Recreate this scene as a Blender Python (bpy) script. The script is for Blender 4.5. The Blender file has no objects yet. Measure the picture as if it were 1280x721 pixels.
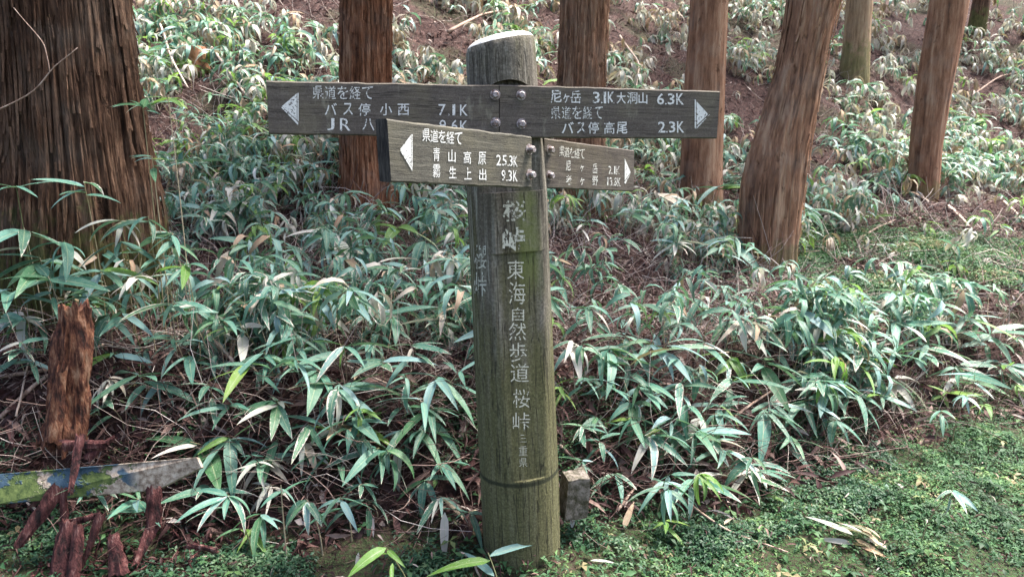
import bpy, math, random
import numpy as np
from mathutils import Vector

random.seed(7)
RS = np.random.RandomState(11)
scene = bpy.context.scene
COL = scene.collection
R = math.radians

# ------------------------------------------------------------------ camera, sky, sun, exposure
PITCH = R(11.0)
CAMZ = 1.5
FPX = 924.0                                   # focal length in photo pixels (1280 wide)
cam_data = bpy.data.cameras.new('camera')
cam_data.lens = FPX / 1280 * 36.0
cam_data.sensor_width = 36.0
cam_data.clip_start = 0.02
cam_data.clip_end = 500
cam_data.dof.use_dof = True
cam_data.dof.focus_distance = 2.1
cam_data.dof.aperture_fstop = 9.0
cam = bpy.data.objects.new('camera', cam_data)
COL.objects.link(cam)
cam.location = (0, 0, CAMZ)
cam.rotation_euler = (math.pi / 2 - PITCH, 0, 0)
scene.camera = cam

SUN_EL, SUN_AZ = R(64), R(62)                 # azimuth from +Y (away from the camera) towards +X
w = bpy.data.worlds.new('World')
scene.world = w
w.use_nodes = True
nt = w.node_tree
sky = nt.nodes.new('ShaderNodeTexSky')
sky.sky_type = 'NISHITA'
sky.sun_disc = False
sky.sun_elevation = SUN_EL
sky.sun_rotation = SUN_AZ
sky.dust_density = 5.0
sky.air_density = 0.7
sky.ozone_density = 1.0
bg = nt.nodes['Background']
nt.links.new(sky.outputs[0], bg.inputs[0])
bg.inputs[1].default_value = 0.115
sd = bpy.data.lights.new('sun', 'SUN')
sd.energy = 3.6
sd.angle = R(14)
sd.color = (1.0, 0.96, 0.91)
sun = bpy.data.objects.new('sun', sd)
COL.objects.link(sun)
sdir = Vector((math.sin(SUN_AZ) * math.cos(SUN_EL), math.cos(SUN_AZ) * math.cos(SUN_EL), math.sin(SUN_EL)))
sun.rotation_euler = (-sdir).to_track_quat('-Z', 'Y').to_euler()
sun.location = (0, 0, 12)
scene.view_settings.view_transform = 'Standard'
scene.view_settings.look = 'None'
scene.view_settings.exposure = 2.2
scene.view_settings.gamma = 1.0
scene.cycles.max_bounces = 6
scene.cycles.transparent_max_bounces = 8

# ------------------------------------------------------------------ maths helpers
CO, SI = math.cos(PITCH), math.sin(PITCH)
def ray(px, py):
    a, b = (px - 640) / FPX, (360.5 - py) / FPX
    return np.array([a, CO + b * SI, -SI + b * CO])
def at(px, py, Y):
    d = ray(px, py)
    return np.array([0, 0, CAMZ]) + d * (Y / d[1])
def to_px(p):
    q = np.asarray(p, float) - np.array([0, 0, CAMZ])
    dep = q[..., 1] * CO - q[..., 2] * SI
    up = q[..., 1] * SI + q[..., 2] * CO
    dep = np.maximum(dep, 1e-3)
    return 640 + FPX * q[..., 0] / dep, 360.5 - FPX * up / dep, dep
def px_len(px, Y):                            # metres of px pixels at a distance
    return px * Y * CO / FPX

def _h(ix, iy, iz, seed):
    n = (ix * 374761393 + iy * 668265263 + iz * 2147483647 + seed * 974634777) & 0xffffffff
    n = ((n ^ (n >> 13)) * 1274126177) & 0xffffffff
    n = n ^ (n >> 16)
    return (n & 0xffff) / 65535.0
def vnoise(x, y, z=0.0, seed=0):
    x, y, z = np.broadcast_arrays(np.asarray(x, float), np.asarray(y, float), np.asarray(z, float))
    ix, iy, iz = np.floor(x).astype(np.int64), np.floor(y).astype(np.int64), np.floor(z).astype(np.int64)
    fx, fy, fz = x - ix, y - iy, z - iz
    fx, fy, fz = [f * f * (3 - 2 * f) for f in (fx, fy, fz)]
    r = 0
    for dx in (0, 1):
        for dy in (0, 1):
            for dz in (0, 1):
                r = r + _h(ix + dx, iy + dy, iz + dz, seed) * np.abs(1 - dx - fx) * np.abs(1 - dy - fy) * np.abs(1 - dz - fz)
    return r * 2 - 1
def fbm(x, y, z=0.0, o=4, seed=0):
    r, a = 0, 0.5
    for i in range(o):
        r = r + a * vnoise(np.asarray(x) * 2 ** i, np.asarray(y) * 2 ** i, np.asarray(z) * 2 ** i, seed + i)
        a *= 0.5
    return r
def sstep(a, b, x):
    t = np.clip((x - a) / (b - a), 0, 1)
    return t * t * (3 - 2 * t)

# ------------------------------------------------------------------ terrain
def toe_of(x):
    return np.where(x < 0.2, 2.18 + 0.05 * np.sin(x * 3), 2.2 + 0.5 * (np.minimum(x, 5) - 0.2))
def ground(x, y):
    x = np.asarray(x, float); y = np.asarray(y, float)
    toe = toe_of(x)
    s = y - toe
    bank = sstep(0, 0.5 + 0.1 * np.clip(x, 0, 5), s)
    z = 0.235 - 0.06 * sstep(0.3, 1.2, x) + (0.37 - 0.02 * sstep(0.5, 2.5, x)) * bank
    z = z + 0.13 * np.clip(s - 0.45, 0, 3.2)
    H = 5.0 + 0.55 * np.clip(x, -1, 6) + 0.25 * np.sin(x * 1.1)
    u = np.clip(y - H, 0, 16)
    z = z + 0.60 * (u - 0.8 * (1 - np.exp(-u / 0.8)))
    z = z + 0.05 * fbm(x * 1.3, y * 1.3, 0, 3, 5) * sstep(-0.4, 0.6, s) * 2
    z = z + 0.03 * fbm(x * 6, y * 6, 0, 3, 9)
    z = z + 0.30 * fbm(x * .35, y * .35, 0, 2, 15) * sstep(5, 9, y)
    z = z + 0.17 * np.exp(-((x + 1.9) ** 2 / 0.55 + (y - 3.0) ** 2 / 0.16))
    z = z - 0.05 * sstep(0, -1.0, s) + 0.05 * fbm(x * 3.5, y * 3.5, 0, 3, 44) * sstep(0.3, -0.1, s)
    return z
def hit(px, py, h=0.0, y0=1.2, y1=30.0):      # where the sight line comes within h of the ground
    d = ray(px, py)
    ys = np.linspace(y0, y1, 1200)
    t = ys / d[1]
    X = d[0] * t; Z = CAMZ + d[2] * t
    k = np.nonzero(Z - ground(X, ys) < h)[0]
    k = k[0] if len(k) else len(ys) - 1
    return np.array([X[k], ys[k], Z[k]])

# ------------------------------------------------------------------ object helpers
def tag(o, label=None, cat=None, group=None, kind=None):
    if label: o['label'] = label
    if cat: o['category'] = cat
    if group: o['group'] = group
    if kind: o['kind'] = kind
    return o
def link(name, me, parent=None, loc=None):
    o = bpy.data.objects.new(name, me)
    COL.objects.link(o)
    if parent is not None: o.parent = parent
    if loc is not None: o.location = loc
    return o
def empty(name, loc):
    o = bpy.data.objects.new(name, None)
    o.empty_display_size = 0.1
    COL.objects.link(o)
    o.location = loc
    return o
def mesh_np(name, V, F, mats, uv=None, rnd=None, smooth=True, midx=None):
    """V (n,3); F (m,k) with k 3 or 4; uv per vertex; rnd per vertex"""
    V = np.asarray(V, np.float32); F = np.asarray(F, np.int32)
    me = bpy.data.meshes.new(name)
    k = F.shape[1]
    me.vertices.add(len(V)); me.vertices.foreach_set('co', V.ravel())
    me.loops.add(F.size); me.loops.foreach_set('vertex_index', F.ravel())
    me.polygons.add(len(F))
    me.polygons.foreach_set('loop_start', np.arange(0, F.size, k, dtype=np.int32))
    me.polygons.foreach_set('loop_total', np.full(len(F), k, np.int32))
    me.polygons.foreach_set('use_smooth', np.full(len(F), smooth, bool))
    for m in (mats if isinstance(mats, (list, tuple)) else [mats]): me.materials.append(m)
    if midx is not None: me.polygons.foreach_set('material_index', np.asarray(midx, np.int32))
    me.update(calc_edges=True)
    if uv is not None:
        l = me.uv_layers.new(name='UVMap')
        l.data.foreach_set('uv', np.asarray(uv, np.float32)[F.ravel()].ravel())
    if rnd is not None:
        a = me.attributes.new('rnd', 'FLOAT', 'POINT')
        a.data.foreach_set('value', np.asarray(rnd, np.float32))
    return me

# ------------------------------------------------------------------ material helpers
class NB:
    def __init__(s, name):
        s.m = bpy.data.materials.new(name); s.m.use_nodes = True
        s.t = s.m.node_tree; s.t.nodes.clear()
        s.out = s.t.nodes.new('ShaderNodeOutputMaterial')
    def n(s, t, **kw):
        x = s.t.nodes.new(t)
        for k, v in kw.items():
            if k.startswith('i_'):
                x.inputs[int(k[2:]) if k[2:].isdigit() else k[2:].replace('_', ' ')].default_value = v
            else: setattr(x, k, v)
        return x
    def l(s, a, b): s.t.links.new(a, b)
    def val(s, x, sock):
        if isinstance(x, (int, float, tuple)): sock.default_value = x
        else: s.l(x, sock)
    def math(s, op, a, b=0.0, c=None, clamp=False):
        x = s.n('ShaderNodeMath', operation=op, use_clamp=clamp)
        s.val(a, x.inputs[0]); s.val(b, x.inputs[1])
        if c is not None: s.val(c, x.inputs[2])
        return x.outputs[0]
    def mix(s, f, a, b):
        x = s.n('ShaderNodeMix', data_type='RGBA')
        s.val(f, x.inputs[0]); s.val(a, x.inputs[6]); s.val(b, x.inputs[7])
        return x.outputs[2]
    def ramp(s, f, stops):
        x = s.n('ShaderNodeValToRGB')
        e = x.color_ramp.elements
        while len(e) < len(stops): e.new(0.5)
        for q, (p, c) in zip(e, stops):
            q.position = p; q.color = c if len(c) == 4 else (*c, 1)
        s.l(f, x.inputs[0])
        return x.outputs[0]
    def noise(s, vec, sc, det=4, rough=0.6, w=None):
        x = s.n('ShaderNodeTexNoise')
        if w is not None: x.noise_dimensions = '4D'; s.val(w, x.inputs['W'])
        x.inputs['Scale'].default_value = sc; x.inputs['Detail'].default_value = det; x.inputs['Roughness'].default_value = rough
        if vec is not None: s.l(vec, x.inputs['Vector'])
        return x.outputs[0]
    def maprange(s, v, a, b, c=0.0, d=1.0):
        x = s.n('ShaderNodeMapRange', interpolation_type='SMOOTHSTEP')
        s.val(v, x.inputs[0])
        for i, q in enumerate((a, b, c, d)): x.inputs[i + 1].default_value = q
        return x.outputs[0]
    def scale(s, vec, v):
        x = s.n('ShaderNodeMapping'); s.l(vec, x.inputs[0]); x.inputs['Scale'].default_value = v
        return x.outputs[0]
    def bump(s, h, strength, dist=0.01):
        x = s.n('ShaderNodeBump'); x.inputs['Strength'].default_value = strength; x.inputs['Distance'].default_value = dist
        s.l(h, x.inputs['Height'])
        return x.outputs[0]
    def bsdf(s, col, rough=0.8, normal=None, spec=0.5, out=True):
        x = s.n('ShaderNodeBsdfPrincipled')
        s.val(col, x.inputs['Base Color']); s.val(rough, x.inputs['Roughness'])
        x.inputs['Specular IOR Level'].default_value = spec
        if normal is not None: s.l(normal, x.inputs['Normal'])
        if out: s.l(x.outputs[0], s.out.inputs[0])
        return x.outputs[0]
C4 = lambda r, g, b: (r, g, b, 1.0)

def leaf_mat(name, stops, edge=None, edge_amt=0.0, tip=0.0, rough=0.45, transl=0.30, use_attr=True, spots=True, spec=0.5):
    b = NB(name)
    uv = b.n('ShaderNodeTexCoord').outputs['UV']
    sep = b.n('ShaderNodeSeparateXYZ'); b.l(uv, sep.inputs[0])
    if use_attr: r = b.n('ShaderNodeAttribute', attribute_name='rnd').outputs['Fac']
    else: r = b.n('ShaderNodeObjectInfo').outputs['Random']
    col = b.ramp(r, stops)
    w = b.math('MULTIPLY', r, 37.0)
    n1 = b.noise(b.scale(uv, (1.5, 5, 1)), 1.6, 3, 0.6, w)
    col = b.mix(b.maprange(n1, 0.35, 0.7, 0, 0.35), col, b.mix(0.7, col, C4(0.30, 0.38, 0.28)))
    au = b.math('ABSOLUTE', b.math('SUBTRACT', sep.outputs[0], 0.5))
    au2 = b.math('MULTIPLY', au, 2.0)
    vein = b.math('SINE', b.math('MULTIPLY', sep.outputs[0], 75.0))
    # pale midrib
    col = b.mix(b.maprange(au2, 0.10, 0.03, 0, 0.5), col, C4(0.42, 0.46, 0.26))
    if edge is not None:
        n2 = b.noise(b.scale(uv, (1.0, 6, 1)), 2.5, 4, 0.7, w)
        e = b.math('ADD', b.math('MULTIPLY', au2, 0.8), b.math('MULTIPLY', b.math('SUBTRACT', n2, 0.5), 1.9))
        # r-dependent width
        r2 = b.math('FRACT', b.math('MULTIPLY', r, 7.31))
        e = b.math('ADD', e, b.math('MULTIPLY', r2, edge_amt))
        tipf = b.math('ADD', b.math('MULTIPLY', sep.outputs[1], tip), -tip * 0.72)
        e = b.math('ADD', e, b.math('MAXIMUM', tipf, 0.0))
        col = b.mix(b.maprange(e, 1.02 if edge_amt < 0.2 else 0.95, 1.10 if edge_amt < 0.2 else 1.02), col, b.mix(n1, edge, b.mix(0.5, edge, C4(0.55, 0.40, 0.24))))
    if spots:
        n3 = b.noise(b.scale(uv, (2.2, 9, 1)), 5.0, 3, 0.6, w)
        col = b.mix(b.maprange(n3, 0.62, 0.67, 0, 0.75), col, C4(0.60, 0.62, 0.50))
    nrm = b.bump(vein, 0.25, 0.002)
    p = b.bsdf(col, rough, nrm, spec, out=False)
    tr = b.n('ShaderNodeBsdfTranslucent'); b.l(b.mix(0.2, col, C4(0.25, 0.42, 0.06)), tr.inputs[0])
    mx = b.n('ShaderNodeMixShader'); mx.inputs[0].default_value = transl
    b.l(p, mx.inputs[1]); b.l(tr.outputs[0], mx.inputs[2]); b.l(mx.outputs[0], b.out.inputs[0])
    return b.m

TEAL = [(0.0, (0.030, 0.110, 0.070)), (0.3, (0.050, 0.175, 0.120)), (0.55, (0.080, 0.235, 0.180)), (0.70, (0.045, 0.155, 0.050)), (0.86, (0.14, 0.30, 0.25)), (1.0, (0.20, 0.34, 0.36))]
GREEN = [(0.0, (0.085, 0.200, 0.020)), (0.5, (0.120, 0.270, 0.030)), (1.0, (0.20, 0.33, 0.045))]
PALE = [(0.0, (0.34, 0.36, 0.31)), (0.3, (0.50, 0.48, 0.43)), (0.6, (0.60, 0.56, 0.50)), (0.85, (0.42, 0.32, 0.25)), (1.0, (0.70, 0.68, 0.64))]
DRY = [(0.0, (0.30, 0.19, 0.11)), (0.4, (0.42, 0.31, 0.22)), (0.7, (0.24, 0.12, 0.07)), (1.0, (0.54, 0.46, 0.37))]
WHITE_EDGE = C4(0.62, 0.57, 0.46)
M = {}
for sfx, ua in (('', False), ('_mass', True)):
    M['teal' + sfx] = leaf_mat('leaf_teal' + sfx, TEAL, WHITE_EDGE, 0.0, 0.8, use_attr=ua)
    M['edged' + sfx] = leaf_mat('leaf_edged' + sfx, TEAL, C4(0.70, 0.66, 0.58), 0.40, 1.6, use_attr=ua)
    M['green' + sfx] = leaf_mat('leaf_green' + sfx, GREEN, WHITE_EDGE, 0.02, 0.3, transl=0.45, use_attr=ua)
    M['pale' + sfx] = leaf_mat('leaf_pale' + sfx, PALE, C4(0.62, 0.59, 0.52), 0.3, 0.5, rough=0.55, transl=0.25, use_attr=ua, spec=0.3)
    M['dry' + sfx] = leaf_mat('leaf_dry' + sfx, DRY, None, rough=0.7, transl=0.2, use_attr=ua, spec=0.2)

def plain_attr_mat(name, stops, rough=0.8, transl=0.0, spec=0.3, bumpsc=0):
    b = NB(name)
    r = b.n('ShaderNodeAttribute', attribute_name='rnd').outputs['Fac']
    col = b.ramp(r, stops)
    oc = b.n('ShaderNodeTexCoord').outputs['Object']
    col = b.mix(b.maprange(b.noise(oc, 60, 2), 0.4, 0.7, 0, 0.4), col, b.mix(0.5, col, C4(0.05, 0.03, 0.02)))
    p = b.bsdf(col, rough, None, spec, out=transl == 0)
    if transl:
        tr = b.n('ShaderNodeBsdfTranslucent'); b.l(col, tr.inputs[0])
        mx = b.n('ShaderNodeMixShader'); mx.inputs[0].default_value = transl
        b.l(p, mx.inputs[1]); b.l(tr.outputs[0], mx.inputs[2]); b.l(mx.outputs[0], b.out.inputs[0])
    return b.m
M['twig'] = plain_attr_mat('twig_bark', [(0, (0.03, 0.014, 0.013)), (0.4, (0.085, 0.042, 0.037)), (0.7, (0.24, 0.165, 0.14)), (1, (0.62, 0.55, 0.50))])
M['litter'] = plain_attr_mat('leaf_litter', [(0, (0.022, 0.010, 0.010)), (0.35, (0.055, 0.023, 0.022)), (0.6, (0.115, 0.055, 0.048)), (0.8, (0.27, 0.18, 0.15)), (1, (0.62, 0.55, 0.50))], 0.7, 0.15)
M['moss'] = plain_attr_mat('moss_sprig', [(0, (0.020, 0.060, 0.025)), (0.35, (0.040, 0.110, 0.045)), (0.7, (0.070, 0.165, 0.060)), (0.93, (0.13, 0.23, 0.07)), (1, (0.26, 0.22, 0.12))], 0.6, 0.3)
M['moss_dark'] = plain_attr_mat('creeping_herb', [(0, (0.012, 0.045, 0.022)), (0.5, (0.035, 0.095, 0.050)), (0.8, (0.060, 0.135, 0.055)), (1, (0.12, 0.19, 0.10))], 0.5, 0.25)
M['stalk'] = plain_attr_mat('bamboo_stalk', [(0, (0.10, 0.13, 0.05)), (0.4, (0.26, 0.22, 0.12)), (1, (0.48, 0.40, 0.28))], 0.6)
M['crown'] = plain_attr_mat('cedar_needles', [(0, (0.02, 0.05, 0.02)), (1, (0.06, 0.11, 0.04))], 0.7, 0.2)

def soil_mat():
    b = NB('forest_soil')
    oc = b.n('ShaderNodeTexCoord').outputs['Object']
    n1 = b.noise(oc, 22, 8, 0.7); n2 = b.noise(oc, 1.3, 4, 0.6); n3 = b.noise(b.scale(oc, (1, 1, .4)), 90, 4, 0.7)
    col = b.ramp(n1, [(0.3, (0.018, 0.010, 0.009)), (0.5, (0.048, 0.024, 0.021)), (0.62, (0.095, 0.052, 0.044)), (0.75, (0.20, 0.14, 0.12))])
    mossn = b.maprange(b.math('ADD', n2, b.math('MULTIPLY', n3, 0.3)), 0.66, 0.76, 0, 0.75)
    at_ = b.n('ShaderNodeAttribute', attribute_name='rnd').outputs['Fac']
    mf = b.math('MAXIMUM', b.math('MULTIPLY', mossn, 0.5), b.math('MULTIPLY', at_, b.maprange(n3, 0.3, 0.55)))
    col = b.mix(mf, col, b.ramp(n3, [(0.4, (0.018, 0.022, 0.012)), (0.6, (0.045, 0.085, 0.028))]))
    h = b.math('ADD', n1, b.math('MULTIPLY', n3, 0.5))
    b.bsdf(col, 0.9, b.bump(h, 0.9, 0.03), 0.2)
    return b.m
def bark_mat(name, c0, c1, c2, moss_h=None, moss_amt=0.3, grey=0.0, vs=16, bd=0.03):
    b = NB(name)
    oc = b.n('ShaderNodeTexCoord').outputs['Object']
    st = b.scale(oc, (1, 1, 0.07))
    dist = b.noise(oc, 3.0, 2)
    n1 = b.noise(st, vs * 2.2, 6, 0.7); n2 = b.noise(b.scale(oc, (1, 1, 0.18)), vs * 5, 4, 0.7); n3 = b.noise(oc, 5, 3)
    geo = b.n('ShaderNodeAttribute', attribute_name='rnd').outputs['Fac']     # groove depth of the real relief
    col = b.ramp(b.math('ADD', b.math('MULTIPLY', n1, 0.7), b.math('MULTIPLY', n2, 0.3)), [(0.38, c0), (0.5, c1), (0.62, c2)])
    col = b.mix(b.maprange(n3, 0.45, 0.7, 0, 0.35 + grey), col, b.mix(0.55, col, C4(0.30, 0.27, 0.22)))
    sep = b.n('ShaderNodeSeparateXYZ'); b.l(oc, sep.inputs[0])
    if moss_h is not None:
        f = b.math('ADD', b.maprange(sep.outputs[2], moss_h[1], moss_h[0], 0, 0.42), b.math('MULTIPLY', b.noise(oc, 9, 5, 0.7), 0.75))
        col = b.mix(b.maprange(f, 0.62, 0.74, 0, moss_amt), col, b.ramp(n2, [(0.3, (0.05, 0.08, 0.02)), (0.7, (0.17, 0.20, 0.06))]))
    n6 = b.noise(b.scale(oc, (1, 1, 0.45)), 13, 5, 0.75)
    col = b.mix(b.maprange(n6, 0.60, 0.68, 0, 0.7), col, C4(*[q * 0.8 for q in c0[:3]]))
    h = b.math('SUBTRACT', b.math('ADD', n1, b.math('MULTIPLY', n2, 0.6)), b.math('MULTIPLY', b.maprange(n6, 0.58, 0.7), 0.5))
    b.bsdf(col, 0.88, b.bump(h, 1.0, bd), 0.15)
    return b.m
M['soil'] = soil_mat()
M['bark_big'] = bark_mat('cedar_bark_brown', (0.028, 0.015, 0.010), (0.105, 0.056, 0.034), (0.25, 0.150, 0.095), (0.05, 0.85), 0.55)
M['bark_red'] = bark_mat('cedar_bark_red', (0.075, 0.028, 0.014), (0.26, 0.105, 0.052), (0.48, 0.26, 0.15), None)
M['bark_tan'] = bark_mat('cedar_bark_tan', (0.10, 0.048, 0.028), (0.32, 0.165, 0.095), (0.52, 0.33, 0.21), None)
M['bark_smooth'] = bark_mat('cypress_bark_smooth', (0.10, 0.050, 0.031), (0.28, 0.145, 0.085), (0.44, 0.28, 0.18), (0.0, 0.35), 0.4, vs=8, bd=0.012)
M['bark_moss'] = bark_mat('cypress_bark_mossy', (0.15, 0.10, 0.06), (0.31, 0.21, 0.13), (0.42, 0.32, 0.20), (0.0, 1.2), 0.5, vs=7, bd=0.012)

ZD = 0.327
def post_mat():
    b = NB('weathered_post_timber')
    oc = b.n('ShaderNodeTexCoord').outputs['Object']
    st = b.scale(oc, (1, 1, 0.06))
    n1 = b.noise(st, 45, 6, 0.7); n2 = b.noise(oc, 140, 3, 0.7); n3 = b.noise(oc, 6, 4, 0.6); n4 = b.noise(b.scale(oc, (1, 1, 0.25)), 14, 4, 0.6)
    col = b.ramp(b.math('ADD', b.math('MULTIPLY', n1, 0.6), b.math('MULTIPLY', n2, 0.4)), [(0.36, (0.050, 0.043, 0.033)), (0.5, (0.120, 0.107, 0.083)), (0.63, (0.24, 0.22, 0.18))])
    sep = b.n('ShaderNodeSeparateXYZ'); b.l(oc, sep.inputs[0])
    z = sep.outputs[2]
    # algae: olive film, thicker low down and on the planed face
    f = b.math('ADD', b.maprange(z, 1.3, 0.35, 0.02, 0.36), b.math('MULTIPLY', n4, 0.8))
    col = b.mix(b.maprange(f, 0.44, 0.70, 0, 0.7), col, b.ramp(n2, [(0.3, (0.055, 0.056, 0.018)), (0.7, (0.150, 0.146, 0.052))]))
    # vivid moss run beside the lower boards
    mx = b.math('ABSOLUTE', b.math('SUBTRACT', sep.outputs[0], 0.055))
    g = b.math('MULTIPLY', b.maprange(mx, 0.045, 0.012), b.math('MULTIPLY', b.maprange(z, 0.86, 0.98), b.maprange(z, 1.22, 1.14)))
    g = b.math('MULTIPLY', g, b.maprange(n3, 0.32, 0.5))
    col = b.mix(b.math('MULTIPLY', g, 0.6), col, C4(0.15, 0.18, 0.045))
    # pale lichen streaks on the round left side
    l = b.math('MULTIPLY', b.maprange(sep.outputs[0], -0.02, -0.09), b.maprange(n1, 0.5, 0.62))
    l = b.math('MULTIPLY', l, b.maprange(z, 0.65, 0.95))
    col = b.mix(b.math('MULTIPLY', l, 0.6), col, C4(0.36, 0.37, 0.31))
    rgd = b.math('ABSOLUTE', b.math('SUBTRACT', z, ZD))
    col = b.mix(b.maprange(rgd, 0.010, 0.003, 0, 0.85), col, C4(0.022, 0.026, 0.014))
    n7 = b.noise(b.scale(oc, (1, 1, 0.035)), 38, 3, 0.6)
    crk = b.maprange(b.math('ABSOLUTE', b.math('SUBTRACT', n7, 0.5)), 0.012, 0.003, 0, 0.7)
    col = b.mix(crk, col, C4(0.02, 0.018, 0.012))
    b.bsdf(col, 0.85, b.bump(b.math('SUBTRACT', b.math('ADD', n1, b.math('MULTIPLY', n2, 0.5)), crk), 0.7, 0.008), 0.25)
    return b.m
def board_mat(name, c0, c1, c2, warm=0.0):
    b = NB(name)
    oc = b.n('ShaderNodeTexCoord').outputs['UV']
    rnd = b.n('ShaderNodeObjectInfo').outputs['Random']
    w = b.math('MULTIPLY', rnd, 20.0)
    n1 = b.noise(b.scale(oc, (0.06, 1, 1)), 130, 6, 0.7, w); n2 = b.noise(oc, 260, 3, 0.7, w); n3 = b.noise(oc, 9, 4, 0.6, w)
    col = b.ramp(b.math('ADD', b.math('MULTIPLY', n1, 0.55), b.math('MULTIPLY', n2, 0.45)), [(0.33, c0), (0.5, c1), (0.67, c2)])
    col = b.mix(b.maprange(n3, 0.42, 0.68, 0, 0.55), col, b.mix(0.5, col, C4(0.21, 0.185, 0.11)))
    ck = b.noise(b.scale(oc, (0.035, 1, 1)), 60, 3, 0.6, b.math('ADD', w, 4.4))
    ckf = b.maprange(b.math('ABSOLUTE', b.math('SUBTRACT', ck, 0.5)), 0.010, 0.002, 0, 0.75)
    col = b.mix(ckf, col, C4(0.02, 0.017, 0.014))
    n5 = b.noise(b.scale(oc, (1, .35, 1)), 22, 4, 0.7, w)
    col = b.mix(b.maprange(n5, 0.58, 0.72, 0, 0.4), col, C4(0.30, 0.29, 0.22))
    b.bsdf(col, 0.8, b.bump(b.math('ADD', n1, b.math('MULTIPLY', n2, 0.4)), 0.45, 0.004), 0.25)
    return b.m
def paint_mat(name, col=(0.72, 0.72, 0.68), wear=0.5, sc=160, tint=None):
    b = NB(name)
    oc = b.n('ShaderNodeTexCoord').outputs['Object']
    n = b.noise(oc, sc, 4, 0.75); n2 = b.noise(oc, sc * .2, 2)
    f = b.maprange(b.math('ADD', b.math('MULTIPLY', n, 0.75), b.math('MULTIPLY', n2, 0.25)), wear - 0.04, wear + 0.03)
    p = b.bsdf(b.mix(n2, C4(*col), C4(*[c * 0.8 for c in col])), 0.6, None, 0.3, out=False)
    tr = b.n('ShaderNodeBsdfTransparent')
    mx = b.n('ShaderNodeMixShader'); b.l(f, mx.inputs[0]); b.l(tr.outputs[0], mx.inputs[1]); b.l(p, mx.inputs[2])
    b.l(mx.outputs[0], b.out.inputs[0])
    return b.m
def simple_noise_mat(name, stops, sc=30, rough=0.8, bump=0.5, stretch=(1, 1, 1), spec=0.3, metal=0, bd=0.01):
    b = NB(name)
    oc = b.n('ShaderNodeTexCoord').outputs['Object']
    n = b.noise(b.scale(oc, stretch), sc, 6, 0.7)
    x = b.bsdf(b.ramp(n, stops), rough, b.bump(n, bump, bd), spec)
    if metal: x.node.inputs['Metallic'].default_value = metal
    return b.m
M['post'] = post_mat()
M['post_cap'] = simple_noise_mat('skylit_post_rim', [(0.3, (0.42, 0.41, 0.36)), (0.6, (0.78, 0.76, 0.70))], 40, 0.7, 0.3)  # brightness of the sky-facing top bevel is put into its colour
M['board'] = board_mat('board_grey_brown', (0.046, 0.038, 0.031), (0.096, 0.081, 0.068), (0.165, 0.145, 0.122))
M['board_olive'] = board_mat('board_olive', (0.040, 0.037, 0.030), (0.086, 0.080, 0.064), (0.15, 0.142, 0.115))
M['board_end'] = simple_noise_mat('board_dark_endgrain', [(0.4, (0.015, 0.014, 0.013)), (0.6, (0.075, 0.068, 0.06))], 110, 0.9, 0.8, (1, 1, .15))
M['paint'] = paint_mat('white_letter_paint', (0.76, 0.76, 0.72), 0.435)
M['paint_worn'] = paint_mat('worn_white_letter_paint', (0.76, 0.76, 0.71), 0.475)
M['paint_carved'] = paint_mat('faded_carved_lettering', (0.62, 0.61, 0.50), 0.455)
M['paint_faint'] = paint_mat('almost_gone_lettering', (0.55, 0.55, 0.46), 0.485, 90)
M['bolt'] = simple_noise_mat('galvanised_bolt', [(0.38, (0.12, 0.065, 0.045)), (0.58, (0.34, 0.31, 0.31))], 120, 0.5, 0.3, spec=0.5, metal=0.3)
M['stone'] = simple_noise_mat('rough_pale_stone', [(0.38, (0.045, 0.042, 0.022)), (0.5, (0.12, 0.105, 0.082)), (0.62, (0.25, 0.215, 0.185))], 34, 0.9, 0.8)
M['rot'] = simple_noise_mat('rotten_orange_wood', [(0.38, (0.018, 0.008, 0.006)), (0.47, (0.085, 0.030, 0.018)), (0.55, (0.20, 0.085, 0.046)), (0.66, (0.36, 0.22, 0.14))], 40, 0.9, 1.0, (1, 1, .3), bd=0.02)
M['rot_red'] = simple_noise_mat('rotten_red_wood', [(0.38, (0.012, 0.005, 0.005)), (0.48, (0.060, 0.018, 0.017)), (0.57, (0.115, 0.040, 0.036)), (0.68, (0.30, 0.18, 0.15))], 36, 0.85, 1.0, (1, 1, .25), bd=0.02)
M['branch'] = simple_noise_mat('dead_branch', [(0.3, (0.14, 0.085, 0.06)), (0.5, (0.32, 0.22, 0.17)), (0.7, (0.52, 0.42, 0.35))], 40, 0.85, 0.5, (1, 1, .3))
M['branch_pale'] = simple_noise_mat('dead_branch_pale', [(0.3, (0.30, 0.20, 0.15)), (0.7, (0.60, 0.50, 0.42))], 40, 0.8, 0.5, (1, 1, .3))
M['cut'] = simple_noise_mat('cut_stump_wood', [(0.3, (0.18, 0.07, 0.035)), (0.7, (0.42, 0.22, 0.12))], 20, 0.85, 0.6)

# ------------------------------------------------------------------ the ground sheet
def axis(lo, a, b, hi, fine, coarse):
    return np.concatenate([np.arange(lo, a, coarse), np.arange(a, b, fine), np.arange(b, hi + coarse, coarse)])
def mossy(x, y):
    s = y - toe_of(x)
    m = sstep(0.12, -0.05, s + 0.25 * fbm(x * 4, y * 4, 0, 3, 99)) * (0.75 + 0.25 * (x > 0.3))
    m = np.maximum(m, sstep(1.6, 2.2, x) * sstep(0.6, 1.1, s) * sstep(6.6, 5.0, y) * sstep(-0.2, 0.15, fbm(x * 1.6, y * 1.6, 0, 3, 77) + 0.3))
    return m
gx = axis(-40, -5, 7, 40, 0.05, 1.0); gy = axis(-12, 1.0, 13, 60, 0.05, 1.0)
GX, GY = np.meshgrid(gx, gy)
GZ = ground(GX, GY)
nx, ny = len(gx), len(gy)
ii = np.arange(ny - 1)[:, None] * nx + np.arange(nx - 1)[None, :]
F = np.stack([ii, ii + 1, ii + nx + 1, ii + nx], -1).reshape(-1, 4)
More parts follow.
